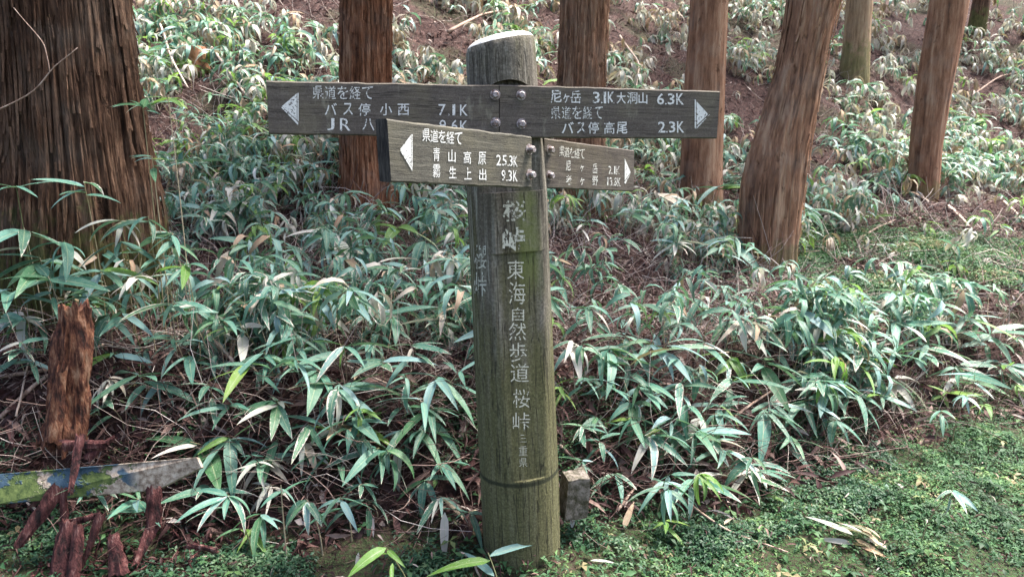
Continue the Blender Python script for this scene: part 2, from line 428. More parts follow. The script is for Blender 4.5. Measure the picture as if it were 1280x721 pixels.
me = mesh_np('ground', np.stack([GX, GY, GZ], -1).reshape(-1, 3), F, M['soil'], rnd=mossy(GX, GY).ravel())
tag(link('ground', me), kind='structure')

# ------------------------------------------------------------------ trees
def tube_np(path, rad, nseg, ridge=None, cap=True):
    path = np.asarray(path, float); n = len(path)
    T = np.gradient(path, axis=0); T /= np.linalg.norm(T, axis=1)[:, None]
    ref = np.array([0.0, 1.0, 0.01]) if abs(T[0][1]) < 0.9 else np.array([1.0, 0, 0])
    A = np.cross(T, ref); A /= np.linalg.norm(A, axis=1)[:, None]
    B = np.cross(T, A)
    th = np.linspace(0, 2 * np.pi, nseg, endpoint=False)
    rad = np.broadcast_to(np.asarray(rad, float), (n,))
    rr = rad[:, None] * np.ones(nseg)[None]
    if ridge is not None: rr = rr + ridge(th[None, :] * np.ones((n, 1)), path[:, 2][:, None] * np.ones((1, nseg)), rad[:, None])
    V = path[:, None] + A[:, None] * (np.cos(th)[None, :, None] * rr[..., None]) + B[:, None] * (np.sin(th)[None, :, None] * rr[..., None])
    V = V.reshape(-1, 3)
    i = np.arange(n - 1)[:, None] * nseg; j = np.arange(nseg)[None]
    F = np.stack([i + j, i + (j + 1) % nseg, i + nseg + (j + 1) % nseg, i + nseg + j], -1).reshape(-1, 4)
    if cap:
        k = len(V)
        V = np.vstack([V, path[0], path[-1]])
        j = np.arange(nseg)
        c0 = np.stack([(j + 1) % nseg, j, np.full(nseg, k), np.full(nseg, k)], -1)
        b = (n - 1) * nseg
        c1 = np.stack([b + j, b + (j + 1) % nseg, np.full(nseg, k + 1), np.full(nseg, k + 1)], -1)
        return V, F, np.vstack([c0, c1])[:, :3]
    return V, F, None
def mesh_tube(name, path, rad, nseg, mat, ridge=None):
    V, F, c = tube_np(path, rad, nseg, ridge)
    me = bpy.data.meshes.new(name)
    me.from_pydata(V.tolist(), [], F.tolist() + c.tolist())
    me.materials.append(mat)
    me.polygons.foreach_set('use_smooth', np.ones(len(me.polygons), bool))
    return me

def make_ridge(amp, freq, seed, flare=None):
    def f(th, z, rad):
        c, s = np.cos(th), np.sin(th)
        q = freq
        n = np.sqrt(np.abs(vnoise(c * q, s * q, z * 1.1, seed))) + 0.5 * np.sqrt(np.abs(vnoise(c * q * 2.1, s * q * 2.1, z * 2.2, seed + 1))) + 0.35 * vnoise(c * q * 5, s * q * 5, z * 5, seed + 2)
        lump = 0.05 * vnoise(c * 1.2, s * 1.2, z * 1.1, seed + 5)
        r = amp * (n - 1.0) + rad * lump
        if flare:
            r = r + rad * flare * np.maximum(0, vnoise(c * 1.6, s * 1.6, 0, seed + 9)) * np.exp(-(z - z.min()) / 0.3)
        return r
    return f

def crown_mesh(top, r, seed):
    rs = np.random.RandomState(seed)
    n = 1500
    ang = rs.rand(n) * 6.28; hh = rs.rand(n) ** 0.8; rad = (1 - hh * 0.85) * r * (0.25 + 0.75 * rs.rand(n) ** 0.5)
    c = np.stack([np.cos(ang) * rad, np.sin(ang) * rad, hh * 5.0 - 0.12 * rad], -1)
    d = rs.normal(size=(n, 3)); d[:, 2] -= 0.6; d /= np.linalg.norm(d, axis=1)[:, None]
    e = np.cross(d, rs.normal(size=(n, 3))); e /= np.linalg.norm(e, axis=1)[:, None]
    L = 0.14 + 0.16 * rs.rand(n)[:, None]; W = 0.05 + 0.03 * rs.rand(n)[:, None]
    V = np.stack([c - e * W * .4, c + d * L * .5 - e * W, c + d * L, c + d * L * .5 + e * W], 1).reshape(-1, 3)
    # limbs
    return mesh_np('crown', V + np.asarray(top), np.arange(n * 4).reshape(-1, 4), M['crown'], rnd=np.repeat(rs.rand(n), 4))

def bark_strips(path, rad, n, seed, mat, zmax, parent, amp):
    rs = np.random.RandomState(seed)
    V, F = [], []
    z0 = path[0][2] + 0.3
    for i_ in range(n):
        t = rs.rand() * math.tau; za = z0 + (zmax - z0) * rs.rand(); Ln = rs.uniform(.08, .45); wd = rs.uniform(.003, .009)
        dr = rs.normal(0, .03); lift0, lift1 = rs.uniform(0, .012, 2)
        b_ = len(V)
        for k in range(5):
            f = k / 4; z = za + Ln * f
            cx = np.interp(z, path[:, 2], path[:, 0]); cy = path[0][1]; r = float(np.interp(z, path[:, 2], rad))
            off = amp * 0.22 + 0.002 + lift0 * (1 - f) ** 4 + lift1 * f ** 4
            w_ = wd * (0.35 + 0.65 * math.sin(math.pi * (0.15 + 0.7 * f))) / r
            a = t + dr * f
            for q in (-1, 0, 1):
                rr = r + off + (0.0025 if q == 0 else -0.004)
                V.append((cx + math.cos(a + q * w_) * rr, cy + math.sin(a + q * w_) * rr, z))
        for k in range(4):
            for q in (0, 1): F.append((b_ + k * 3 + q, b_ + k * 3 + q + 1, b_ + k * 3 + q + 4, b_ + k * 3 + q + 3))
    me = mesh_np('bark_strips', V, F, mat, smooth=True)
    o = link('bark_strips', me, parent); o['kind'] = 'stuff'

def tree(name, label, cat, pts, Y, mat, seed, amp=0.012, freq=5, nseg=72, flare=0.35, crown=True, zstep=0.05, low=0.35, strips=0):
    """pts: (row, centre, width) in photo pixels, measured on the trunk; built at distance Y as real round wood"""
    P = [at(c, r, Y) for r, c, wd in pts]
    W = [wd * ((Y * CO - (p[2] - CAMZ) * SI) / FPX) / 2 for (r, c, wd), p in zip(pts, P)]
    P = np.array(P); W = np.array(W)
    o = np.argsort(P[:, 2]); P = P[o]; W = W[o]
    bz = float(ground(P[0][0], Y)) - low
    ztop = 9.0 + 2 * random.random()
    zs = np.concatenate([np.arange(bz, P[-1][2] + 0.6, zstep), np.linspace(P[-1][2] + 0.7, ztop, 26)])
    sl = (P[-1][0] - P[0][0]) / (P[-1][2] - P[0][2])
    xs = np.interp(zs, P[:, 2], P[:, 0])
    xs = np.where(zs > P[-1][2], P[-1][0] + (zs - P[-1][2]) * sl * 0.6, xs)
    s0 = (P[1][0] - P[0][0]) / (P[1][2] - P[0][2])
    xs = np.where(zs < P[0][2], P[0][0] + (zs - P[0][2]) * s0, xs)
    for _ in range(5): xs[1:-1] = (xs[:-2] + xs[2:] + 2 * xs[1:-1]) / 4 if zstep else xs[1:-1]
    rs_ = np.interp(zs, P[:, 2], W)
    rs_ = np.where(zs > P[-1][2], W[-1] * np.clip(1 - (zs - P[-1][2]) / (ztop + 1 - P[-1][2]), 0.08, 1), rs_)
    root = empty(name, (float(xs[0]), Y, float(ground(P[0][0], Y))))
    base = np.array(root.location)
    path = np.stack([xs, np.full(len(zs), Y), zs], -1) - base
    me = mesh_tube('trunk', path, rs_, nseg, mat, make_ridge(amp, freq, seed, flare))
    link('trunk', me, root)
    top = path[-1]
    cr = crown_mesh((top[0], top[1], top[2] - 4.2), 1.7, seed)
    link('crown', cr, root)
    tag(root, label, cat, 'cedar trunks on the slope')
    if strips: bark_strips(path, rs_, strips, seed, mat, float(P[-1][2] - root.location[2]) + 0.5, root, amp)
    return root, path, rs_
tree('cedar_tree', 'big dark brown cedar with flared mossy foot, leftmost and nearest trunk', 'tree',
     [(0, 79, 146), (100, 87, 152), (200, 97, 166), (250, 101, 182), (330, 104, 196)], 3.15, M['bark_big'], 3, 0.030, 11, 360, 0.15, zstep=0.02, strips=520)
tree('cedar_tree', 'straight red barked cedar directly behind the left arm boards', 'tree',
     [(0, 458, 61), (100, 457, 61), (200, 460, 66), (250, 463, 74), (300, 466, 90)], 5.2, M['bark_red'], 13, 0.020, 9, 160, 0.3, zstep=0.03, strips=420)
tree('cedar_tree', 'brown cedar rising right behind the post above the upper right board', 'tree',
     [(0, 731, 57), (100, 727, 58), (200, 724, 62), (290, 722, 74)], 5.6, M['bark_tan'], 23, 0.018, 9, 140, 0.3, zstep=0.03, strips=420)
tree('cypress_tree', 'smooth tan trunk behind the tip of the upper right board', 'tree',
     [(0, 887, 47), (100, 881, 49), (200, 877, 51), (260, 875, 56)], 6.3, M['bark_smooth'], 33, 0.008, 4, 80, 0.15, zstep=0.04)
tree('cypress_tree', 'leaning orange brown trunk with bulging foot and scarred bark right of the boards', 'tree',
     [(0, 1018, 63), (60, 1006, 57), (100, 997, 58), (150, 984, 62), (200, 972, 72), (240, 965, 76), (300, 960, 70)], 4.9, M['bark_smooth'], 43, 0.022, 6, 160, 0.1, zstep=0.025, strips=160)
tree('cypress_tree', 'thin mossy pale trunk standing far up between the two leaning trunks', 'tree',
     [(0, 1074, 31), (60, 1070, 32), (104, 1067, 35)], 10.6, M['bark_moss'], 53, 0.006, 4, 48, 0.1, zstep=0.06)
tree('cypress_tree', 'slim leaning brown trunk with mossy foot, nearest the right edge of the photo', 'tree',
     [(0, 1187, 45), (100, 1170, 42), (180, 1158, 38), (250, 1153, 35)], 7.7, M['bark_smooth'], 63, 0.008, 4, 72, 0.12, zstep=0.04)
tree('cypress_tree', 'dark thin trunk at the top of the picture right of the slim leaning trunk', 'tree',
     [(0, 1227, 20), (30, 1222, 21)], float(hit(1222, 42, 0)[1]), M['bark_big'], 73, 0.008, 4, 40, 0.1, zstep=0.08)
tree('cypress_tree', 'yellow green mossy trunk far up the slope behind the top of the post', 'tree',
     [(0, 616, 30), (40, 613, 32)], 10.8, M['bark_moss'], 83, 0.008, 4, 40, 0.1, zstep=0.08)

# ------------------------------------------------------------------ the signpost
YP = 2.14
prof = [(54, 583, 669), (110, 582, 670), (240, 582, 682), (300, 585, 683.5), (400, 589, 687), (500, 593, 691), (600, 599, 697), (700, 606, 701)]
Tp = at(626, 54, YP); Bp = at(653.5, 705, YP)
AX = (Tp - Bp); LEN = np.linalg.norm(AX); AX /= LEN
def nvec(deg):
    n0 = np.array([math.sin(R(deg)), -math.cos(R(deg)), 0.0])
    n = n0 - AX * np.dot(n0, AX)
    return n / np.linalg.norm(n)
def hgt(px, py, yy=YP):
    return float(np.dot(at(px, py, yy) - Bp, AX))
ph, pr = [], []
for r_, a_, b_ in prof:
    c = at((a_ + b_) / 2, r_, YP)
    dep = to_px(c)[2]
    ph.append(np.dot(c - Bp, AX)); pr.append((b_ - a_) / 2 * dep / FPX)
ph, pr = np.array(ph[::-1]), np.array(pr[::-1])
def Rad(h): return np.interp(h, ph, pr)
FACE = 16.0
def fronth(row):                                # height on the front of the post seen at this row
    return hgt(650, row, YP - 0.10)
h_flat0, h_step, h_notch0, h_notch1 = fronth(598), fronth(316), fronth(240), fronth(99)
def tface(h): return 0.905 - 0.165 * min(1, max(0, (h - h_flat0) / (h_step - h_flat0)))
def zone(h):
    if h < h_flat0: return None
    if h < h_step: return (FACE, tface(h))
    if h < h_notch0: return (FACE, 0.84)
    if h < h_notch1: return (11.8, None)        # notch for the boards
    return None
nth = 96
th = np.linspace(0, 2 * np.pi, nth, endpoint=False)
e = 0.0006
hs = sorted(set([-0.35, -0.2] + [q for q in np.arange(-0.1, LEN - 0.02, 0.02) if abs(q - h_notch1) > 0.03] + [h_flat0 - e, h_flat0 + e, h_step - e, h_step + e, h_notch0 - e, h_notch0 + e, h_notch1 - e, h_notch1 + e]))
NF = nvec(0); E2 = np.cross(AX, NF)             # local frame: NF towards the camera
rings = []
print('h_flat0', h_flat0)
def ring(h, shrink=0.0, slant=0.0):
    rr = np.full(nth, float(Rad(min(max(h, ph[0]), ph[-1])))) - shrink
    rr = rr + 0.0018 * vnoise(np.cos(th) * 9, np.sin(th) * 9, h * 2, 4) + 0.002 * vnoise(np.cos(th) * 2, np.sin(th) * 2, h * 3, 14)
    z = zone(h)
    if z is not None:
        d = 0.072 if z[1] is None else z[1] * float(Rad(h))
        ca = np.cos(th - R(z[0]))
        lim = np.where(ca > 0.05, d / np.maximum(ca, 0.05), 9)
        rr = np.minimum(rr, lim)
    x = np.sin(th) * rr; y = -np.cos(th) * rr
    if abs(h - h_notch1) < 2 * e:
        aa = np.abs((np.degrees(th) - 11.8 + 180) % 360 - 180)
        h = h - 0.028 * np.minimum(aa / 45, 1) ** 2
    zz = np.full(nth, h) + slant * (0.16 * x - 0.0 * y)
    return np.stack([x, y, zz], -1)
for h in hs: rings.append(ring(h))
nb_mat = len(rings) - 1
rr0 = float(Rad(LEN))
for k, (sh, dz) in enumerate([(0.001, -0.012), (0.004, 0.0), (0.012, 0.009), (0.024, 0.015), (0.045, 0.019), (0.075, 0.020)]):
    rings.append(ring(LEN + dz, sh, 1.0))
V = np.vstack(rings + [np.array([[0, 0, LEN + 0.020]])])
n = len(rings)
i = np.arange(n - 1)[:, None] * nth; j = np.arange(nth)[None]
F = np.stack([i + j, i + (j + 1) % nth, i + nth + (j + 1) % nth, i + nth + j], -1).reshape(-1, 4)
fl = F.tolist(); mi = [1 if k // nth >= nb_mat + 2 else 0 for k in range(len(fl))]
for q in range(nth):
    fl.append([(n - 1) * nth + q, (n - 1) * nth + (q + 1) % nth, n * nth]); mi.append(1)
me = bpy.data.meshes.new('post'); me.from_pydata(V.tolist(), [], fl)
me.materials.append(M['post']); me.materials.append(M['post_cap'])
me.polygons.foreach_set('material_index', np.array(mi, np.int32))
me.polygons.foreach_set('use_smooth', np.ones(len(fl), bool))
me.set_sharp_from_angle(angle=R(35))
signpost = empty('signpost', tuple(Bp))
tag(signpost, 'round weathered trail signpost with four white lettered direction boards', 'signpost')
post = link('post', me, signpost)
# the post's frame leans a little: x along E2-ish, y away, z along the axis
from mathutils import Matrix
ex = np.cross(-NF, AX); ex /= np.linalg.norm(ex)
post.matrix_local = Matrix(((ex[0], -NF[0], AX[0], 0), (ex[1], -NF[1], AX[1], 0), (ex[2], -NF[2], AX[2], 0), (0, 0, 0, 1)))
PM = np.array(post.matrix_local)[:3, :3]

def build(name, verts, faces, mats, parent, origin, smooth=False, bevel=0, uv=None, midx=None):
    me = bpy.data.meshes.new(name)
    me.from_pydata((np.asarray(verts) - origin).tolist(), [], faces)
    for m in (mats if isinstance(mats, list) else [mats]): me.materials.append(m)
    if midx is not None: me.polygons.foreach_set('material_index', np.array(midx, np.int32))
    if uv is not None:
        l = me.uv_layers.new(name='UVMap')
        l.data.foreach_set('uv', np.asarray(uv, np.float32).ravel())
    o = link(name, me, parent)
    if smooth: me.polygons.foreach_set('use_smooth', np.ones(len(me.polygons), bool))
    if bevel:
        md = o.modifiers.new('bevel', 'BEVEL'); md.width = bevel; md.segments = 2
    return o

GLYPH = {}
def glyph(ch, off=0.012):
    if ch in '県道を経て霧青原高野老停洞岳' and off > 0: off = 0.003
    if (ch, off) in GLYPH: return GLYPH[(ch, off)]
    c = bpy.data.curves.new('t', 'FONT'); c.body = ch; c.offset = off; c.resolution_u = 2
    o = bpy.data.objects.new('t', c); COL.objects.link(o)
    dg = bpy.context.evaluated_depsgraph_get()
    m = bpy.data.meshes.new_from_object(o.evaluated_get(dg))
    v = np.array([p.co[:2] for p in m.vertices]); f = [tuple(p.vertices) for p in m.polygons]
    lo, hi = v.min(0), v.max(0)
    v = (v - lo) / np.maximum(hi - lo, 1e-4)
    bpy.data.objects.remove(o); bpy.data.curves.remove(c); bpy.data.meshes.remove(m)
    GLYPH[(ch, off)] = (v, f)
    return v, f
CAM0 = np.array([0, 0, CAMZ])
def plane_hit(p0, nn):
    def f(px, py):
        d = ray(px, py)
        t = np.dot(p0 - CAM0, nn) / np.dot(d, nn)
        return CAM0 + d * t + nn * 0.0012
    return f
def lettering(chars, surf, parent, origin, mat, off=0.012, name='lettering'):
    run = []
    for c in chars:
        if run and (c[1] - run[-1][2] > 4.5 or abs(c[4] - run[-1][4]) > 4 or c[1] < run[-1][1]):
            lettering1(run, surf, parent, origin, mat, off, name); run = []
        run.append(c)
    lettering1(run, surf, parent, origin, mat, off, name)
def lettering1(chars, surf, parent, origin, mat, off=0.012, name='lettering'):
    """chars: (character, x0, x1, y_top, y_bottom [, slope]) where it stands on the board"""
    V, F = [], []
    for c in chars:
        ch, x0, x1, y0, y1 = c[:5]; sl = c[5] if len(c) > 5 else 0.0
        v, f = glyph(ch, off)
        b = len(V)
        for a, q in v:
            V.append(surf(x0 + a * (x1 - x0), y1 + q * (y0 - y1) + sl * a * (x1 - x0)))
        F += [tuple(b + k for k in t) for t in f]
    return build(name, V, F, mat, parent, origin)
def spread(text, x0, x1, y0, y1, y0b=None, y1b=None, gap=0.12):
    n = len(text); w = (x1 - x0) / n; out = []
    y0b = y0 if y0b is None else y0b; y1b = y1 if y1b is None else y1b
    for k, ch in enumerate(text):
        f = (k + .5) / n
        out.append((ch, x0 + k * w + w * gap / 2, x0 + (k + 1) * w - w * gap / 2, y0 + (y0b - y0) * f, y1 + (y1b - y1) * f))
    return out

# shared plane of the two upper boards, and of the two lower ones
TLu, TRu = at(333, 101, 1.92), at(900, 114, 2.17)
def frame_of(a, b):
    u = np.array([b[0] - a[0], b[1] - a[1], 0.0]); u /= np.linalg.norm(u)
    return u, np.array([u[1], -u[0], 0.0])      # along, and towards the viewer
Uu, Nu = frame_of(TLu, TRu)
TLl, TRl = at(484, 149, 1.60), at(664, 170.5, 1.95)
Ul, Nl = frame_of(TLl, TRl)
TLr = at(681, 174, 2.13); Pr0 = TLr
Nr = Nl
SU = plane_hit(TLu, Nu); SL = plane_hit(TLl, Nl); SR = plane_hit(TLr, Nl)

def board(label, corners, surf, nn, thick, mat, end_mats=None):
    """corners TL TR BR BL in photo pixels on the board's own plane; edges get slightly uneven"""
    tl, tr, br, bl = [surf(*c) - nn * 0.0012 for c in corners]
    nseg = 24
    top = [tl + (tr - tl) * k / nseg for k in range(nseg + 1)]; bot = [bl + (br - bl) * k / nseg for k in range(nseg + 1)]
    rs = np.random.RandomState(int(corners[0][0]))
    for k in range(nseg + 1):
        wob = 0.0006 * rs.randn(2)
        top[k] = top[k] + np.array([0, 0, wob[0]]); bot[k] = bot[k] + np.array([0, 0, wob[1]])
    prof_ = [(-thick, 0), (0, 0)]
    ch = 0.0035
    V = []
    for k in range(nseg + 1):
        up = top[k] - bot[k]; up = up / np.linalg.norm(up)
        V += [top[k] - up * ch, top[k] - nn * ch, top[k] - nn * (thick - ch), top[k] - nn * thick - up * ch,
              bot[k] - nn * thick + up * ch, bot[k] - nn * (thick - ch), bot[k] - nn * ch, bot[k] + up * ch]
    F = []; UV = []; MI = []
    L = np.linalg.norm(tr - tl); H = np.linalg.norm(tl - bl)
    cum = [0, ch, ch + .03, ch * 2 + .03, 0.2, 0.2 + ch, .23 + ch, .23 + 2 * ch]
    for k in range(nseg):
        for q in range(8):
            q2 = (q + 1) % 8
            F.append((k * 8 + q, k * 8 + q2, (k + 1) * 8 + q2, (k + 1) * 8 + q))
            va, vb = cum[q], cum[q2] if q2 else cum[7] + H
            UV += [(L * k / nseg, va), (L * k / nseg, vb), (L * (k + 1) / nseg, vb), (L * (k + 1) / nseg, va)]; MI.append(0)
    F.append(tuple(range(7, -1, -1))); UV += [(0, q * .02) for q in range(8)]; MI.append(1)
    F.append(tuple(nseg * 8 + q for q in range(8))); UV += [(L, q * .02) for q in range(8)]; MI.append(1)
    org = np.array(Bp)
    o = build('board', V, F, [mat, M['board_end']], signpost, org, uv=UV, midx=MI)
    if label: o['label'] = label
    return o
def arrow(par, surf, tri, bars, mat=None):
    V = [surf(*p) for p in tri]; F = [(0, 1, 2)]
    for b_ in bars:  # thin bars and gaps draw the shading of a recessed edge
        s = len(V); V += [surf(*p) for p in b_]; F.append(tuple(range(s, s + len(b_))))
    build('arrow', V, F, mat or M['paint'], par, np.array(Bp))
def bolt(px, py, surf, nn, r=0.0108, par=None, proud=0.013, lab=None):
    c = surf(px, py) - nn * 0.0012
    u = np.cross([0, 0, 1.0], nn); u /= np.linalg.norm(u); v = np.array([0, 0, 1.0])
    V, F = [], []
    lev = [(0.0, 1.30, 20), (0.002, 1.30, 20), (0.0021, 0.85, 20), (proud * .8, 0.85, 20), (proud, 0.62, 20)]
    for d, k, m in lev:
        for q in range(18):
            a = q * math.tau / 18
            V.append(c + nn * d + (u * math.cos(a) + v * math.sin(a)) * r * k)
    for L_ in range(len(lev) - 1):
        for q in range(18):
            F.append((L_ * 18 + q, L_ * 18 + (q + 1) % 18, (L_ + 1) * 18 + (q + 1) % 18, (L_ + 1) * 18 + q))
    F.append(tuple((len(lev) - 1) * 18 + q for q in range(18)))
    o = build('bolt', V, F, M['bolt'], signpost, np.array(Bp), smooth=True)
    o.data.set_sharp_from_angle(angle=R(40))

b1 = board('upper left board pointing left, tip over the red barked trunk', [(333, 101), (623.6, 106.5), (623.6, 172), (336, 168)], SU, Nu, 0.038, M['board'])
b2 = board('upper right board pointing right', [(624.6, 105.8), (900, 114), (896, 173.5), (624.6, 172.3)], SU, Nu, 0.040, M['board'])
b3 = board('shorter paler lower left board swung towards the viewer', [(484, 149), (664.5, 170.5), (664.5, 235.5), (489, 228)], SL, Nl, 0.040, M['board_olive'])
b4 = board('short lower right board swung away behind the post', [(680.5, 172.5), (793, 188), (792, 239.3), (680.5, 235)], SR, Nl, 0.034, M['board'])
org = np.array(Bp)
T = spread('県道を経て', 390, 467, 107.5, 124, 108.5, 124.5)
lettering(T, SU, b1, org, M['paint_worn'], 0.0)
T = [('バ', 406, 421, 129, 144), ('ス', 429, 441, 129, 144), ('停', 448, 463, 129.5, 145), ('小', 475, 490, 129.5, 144.5), ('西', 497, 511.5, 130, 144.5),
     ('7', 548, 557, 130.5, 144.5), ('.', 559.5, 562, 142.5, 144.8), ('1', 565.5, 569, 130.5, 144.5), ('K', 575, 584.5, 131, 144.8),
     ('J', 409, 418, 148, 163), ('R', 425, 438, 148, 163.5), ('八', 453, 468, 148.5, 163.5), ('9', 549, 557.5, 150, 164), ('.', 559.5, 562, 162, 164), ('6', 564, 572, 150, 164), ('K', 575, 584.5, 151, 165)]
lettering(T, SU, b1, org, M['paint'], 0.004)
arrow(b1, SU, [(352.5, 133), (371, 117), (371, 150)], [[(351.5, 134.5), (353, 133.8), (373, 153.5), (372.5, 156.5)], [(371.8, 117), (373.3, 116), (373.3, 152), (371.8, 150.5)]])
T = [('尼', 688, 702, 113, 129), ('ヶ', 704, 711.5, 117.5, 129), ('岳', 713, 726, 113.5, 129.5),
     ('3', 741, 749.5, 115, 129.5), ('.', 751, 753, 127.5, 129.6), ('1', 754.5, 757.5, 115, 129.6), ('K', 759.5, 768, 115, 129.6),
     ('大', 770.5, 782, 115.5, 130), ('洞', 783.5, 796.5, 115.5, 130), ('山', 798, 809, 116, 130),
     ('6', 821, 830, 117, 131), ('.', 831, 833, 129, 131), ('3', 834.5, 843, 117, 131), ('K', 845, 854.5, 117, 131),
     ('バ', 702, 717, 152.5, 167), ('ス', 721, 731.5, 153, 167), ('停', 735, 748.5, 152.5, 167.3), ('高', 755, 768, 152.5, 167.5), ('尾', 770.5, 784, 152.5, 167.5),
     ('2', 822.5, 831.5, 152, 166), ('.', 832.5, 834.5, 164, 166), ('3', 836, 844, 152, 166), ('K', 846, 855, 152, 166)]
lettering(T, SU, b2, org, M['paint'], 0.012)
lettering(spread('県道を経て', 688, 754, 133, 149, 133.5, 149), SU, b2, org, M['paint_worn'], 0.0)
arrow(b2, SU, [(870.5, 127), (885, 143), (870.5, 157)], [[(868.2, 124), (869.7, 125.5), (869.7, 161), (868.2, 161.5)], [(870.5, 158.5), (886, 143.8), (887.5, 143), (870.5, 161.3)]])
T = spread('県道を経て', 527.5, 577.5, 160.5, 176.5, 166, 181.5, 0.02)
T += [('青', 541, 549.5, 184.5, 201.5), ('山', 560, 569, 187, 203), ('高', 579, 588.5, 189, 205), ('原', 597.5, 607, 190, 206),
      ('2', 620, 626, 193.5, 207), ('5', 627.5, 633, 194, 207.5), ('.', 634, 635.5, 206, 208), ('3', 636, 640.5, 194.5, 208), ('K', 641.5, 646.5, 195, 208.5),
      ('霧', 540.5, 550, 205.5, 222), ('生', 561, 570, 208, 223), ('上', 580, 589, 209.5, 224.5), ('出', 598.5, 607.5, 211, 225.5),
      ('9', 626.5, 631.5, 212.5, 226), ('.', 632.5, 634, 224.5, 226.3), ('3', 635, 639.5, 212.8, 226.4), ('K', 641, 646.5, 213, 226.8)]
lettering(T, SL, b3, org, M['paint'], 0.008)
arrow(b3, SL, [(500, 186.5), (513.5, 168.5), (513.5, 207)], [[(499.8, 188.5), (500.5, 187.5), (515, 210.5), (515, 214)], [(514.0, 168), (515.3, 168), (515.3, 210), (514.0, 208)]])
T = spread('県道を経て', 698.8, 730.5, 182.5, 195.5, 187, 199.5, 0.0)
T += [('尼', 707, 713, 201, 214), ('ヶ', 725, 729.5, 206, 214.5), ('岳', 740, 746.5, 204.5, 217),
      ('2', 760, 764, 207.5, 217.5), ('.', 765, 766, 216.3, 217.8), ('1', 767.3, 768.8, 207.8, 218), ('K', 770, 774.5, 208, 218.3),
      ('老', 707, 714, 219, 231), ('ヶ', 725, 730, 222, 231.5), ('野', 740, 747, 220, 232),
      ('1', 758.5, 760, 221.5, 232), ('3', 761.5, 765, 221.8, 232.3), ('.', 765.5, 766.3, 231, 232.5), ('8', 767, 770.5, 222, 232.6), ('K', 771.5, 775.5, 222.5, 233)]
lettering(T, SR, b4, org, M['paint_worn'], 0.012)
arrow(b4, SR, [(780.5, 198), (788, 215.5), (780.5, 226)], [[(779.8, 228), (780.8, 226.8), (788, 216.5), (781.5, 230)]])
for px, py in ((619, 118.5), (651.5, 119), (619.5, 153.5), (652, 155)): bolt(px, py, SU, Nu)
for px, py in ((661.5, 187), (661.8, 218.5)): bolt(px, py, SL, Nl, 0.011, proud=0.018)
for px, py in ((686.5, 187.5), (686.5, 219.5)): bolt(px, py, SR, Nl, 0.011, proud=0.016)

def face_surf(deg, frac, row):
    n_ = np.array(PM @ np.array([math.sin(R(deg)), -math.cos(R(deg)), 0.0]))
    def f(px, py):
        # plane whose distance follows the taper
        p = Bp
        h = fronth(py)
        d = (tface(h) if frac is None else frac) * float(Rad(h))
        return plane_hit(Bp + n_ * d, n_)(px, py)
    return f
def round_surf(px, py):
    d = ray(px, py)
    for t in np.linspace(1.9, 2.4, 900):
        p = CAM0 + d * t
        q = p - Bp; h = np.dot(q, AX)
        rad = np.linalg.norm(q - AX * h)
        if rad < Rad(h) + 0.004: return p
    return p
SF = face_surf(FACE, 0.84, 0); ST = face_surf(FACE, None, 0)
lettering([('桜', 628, 657, 250, 277), ('峠', 628, 656, 284, 314)], SF, post, org, M['paint_faint'], 0.02)
POSTTXT = [('東', 634, 655, 325, 349), ('海', 636, 656.5, 352, 380), ('自', 640, 655, 384, 401), ('然', 636, 657.5, 403, 425), ('歩', 637, 658.5, 428, 452),
           ('道', 638, 661, 454, 477), ('桜', 641, 662, 486, 509), ('峠', 641, 662.5, 515, 538), ('三', 650, 658, 543, 552), ('重', 648.5, 659, 557, 569), ('県', 649, 659, 572, 583)]
lettering(POSTTXT[:8], ST, post, org, M['paint_carved'], -0.004)
lettering(POSTTXT[8:], ST, post, org, M['paint_carved'], -0.012)
lettering([('櫻', 593, 608, 306, 336), ('峠', 593, 608, 340, 370)], round_surf, post, org, M['paint_faint'], 0.004)
# lettering meshes were built in world axes round the post's foot: undo the post's own lean for its children
inv = post.matrix_local.inverted()
for ch in post.children: ch.matrix_local = inv

# ------------------------------------------------------------------ leaves
def leaf_template(L, W, droop, fold, nseg=6, twist=0.0):
    """blade along +X with a V fold; returns V, F, UV"""
    V, UV = [], []
    x = z = 0.0; ang = 0.22
    prev = 0
    for k in range(nseg + 1):
        v = k / nseg
        if k:
            a = ang - droop * (v ** 1.2)
            x += math.cos(a) * L / nseg; z += math.sin(a) * L / nseg
        wv = W * 0.5 * (math.sin(math.pi * min(1, v ** 0.62 * 0.985 + 0.012)) ** 0.8) + (0.0012 if v < 0.99 else 0)
        tw = twist * v
        for u in (-1, 0, 1):
            y0 = u * wv; z0 = abs(u) * wv * fold
            V.append((x, y0 * math.cos(tw) - z0 * math.sin(tw), z + y0 * math.sin(tw) + z0 * math.cos(tw)))
            UV.append(((u + 1) / 2, v))
    F = []
    for k in range(nseg):
        for q in (0, 1): F.append((k * 3 + q, k * 3 + q + 1, k * 3 + q + 4, k * 3 + q + 3))
    return np.array(V), np.array(F), np.array(UV)

SHAPES = []
for k, (dr, fo, tw) in enumerate([(0.30, 0.22, 0.1), (0.60, 0.30, -0.2), (1.0, 0.40, 0.3), (1.5, 0.5, -0.3), (0.45, 0.12, 0.35)]):
    for W in (0.165, 0.215):
        SHAPES.append(leaf_template(1.0, W, dr, fo, 7, tw))
LEAFMESH = {}
def leaf_mesh(k, mat):
    if (k, mat) not in LEAFMESH:
        V, F, UV = SHAPES[k]
        LEAFMESH[(k, mat)] = mesh_np('leaf', V, F, M[mat], uv=UV)
    return LEAFMESH[(k, mat)]

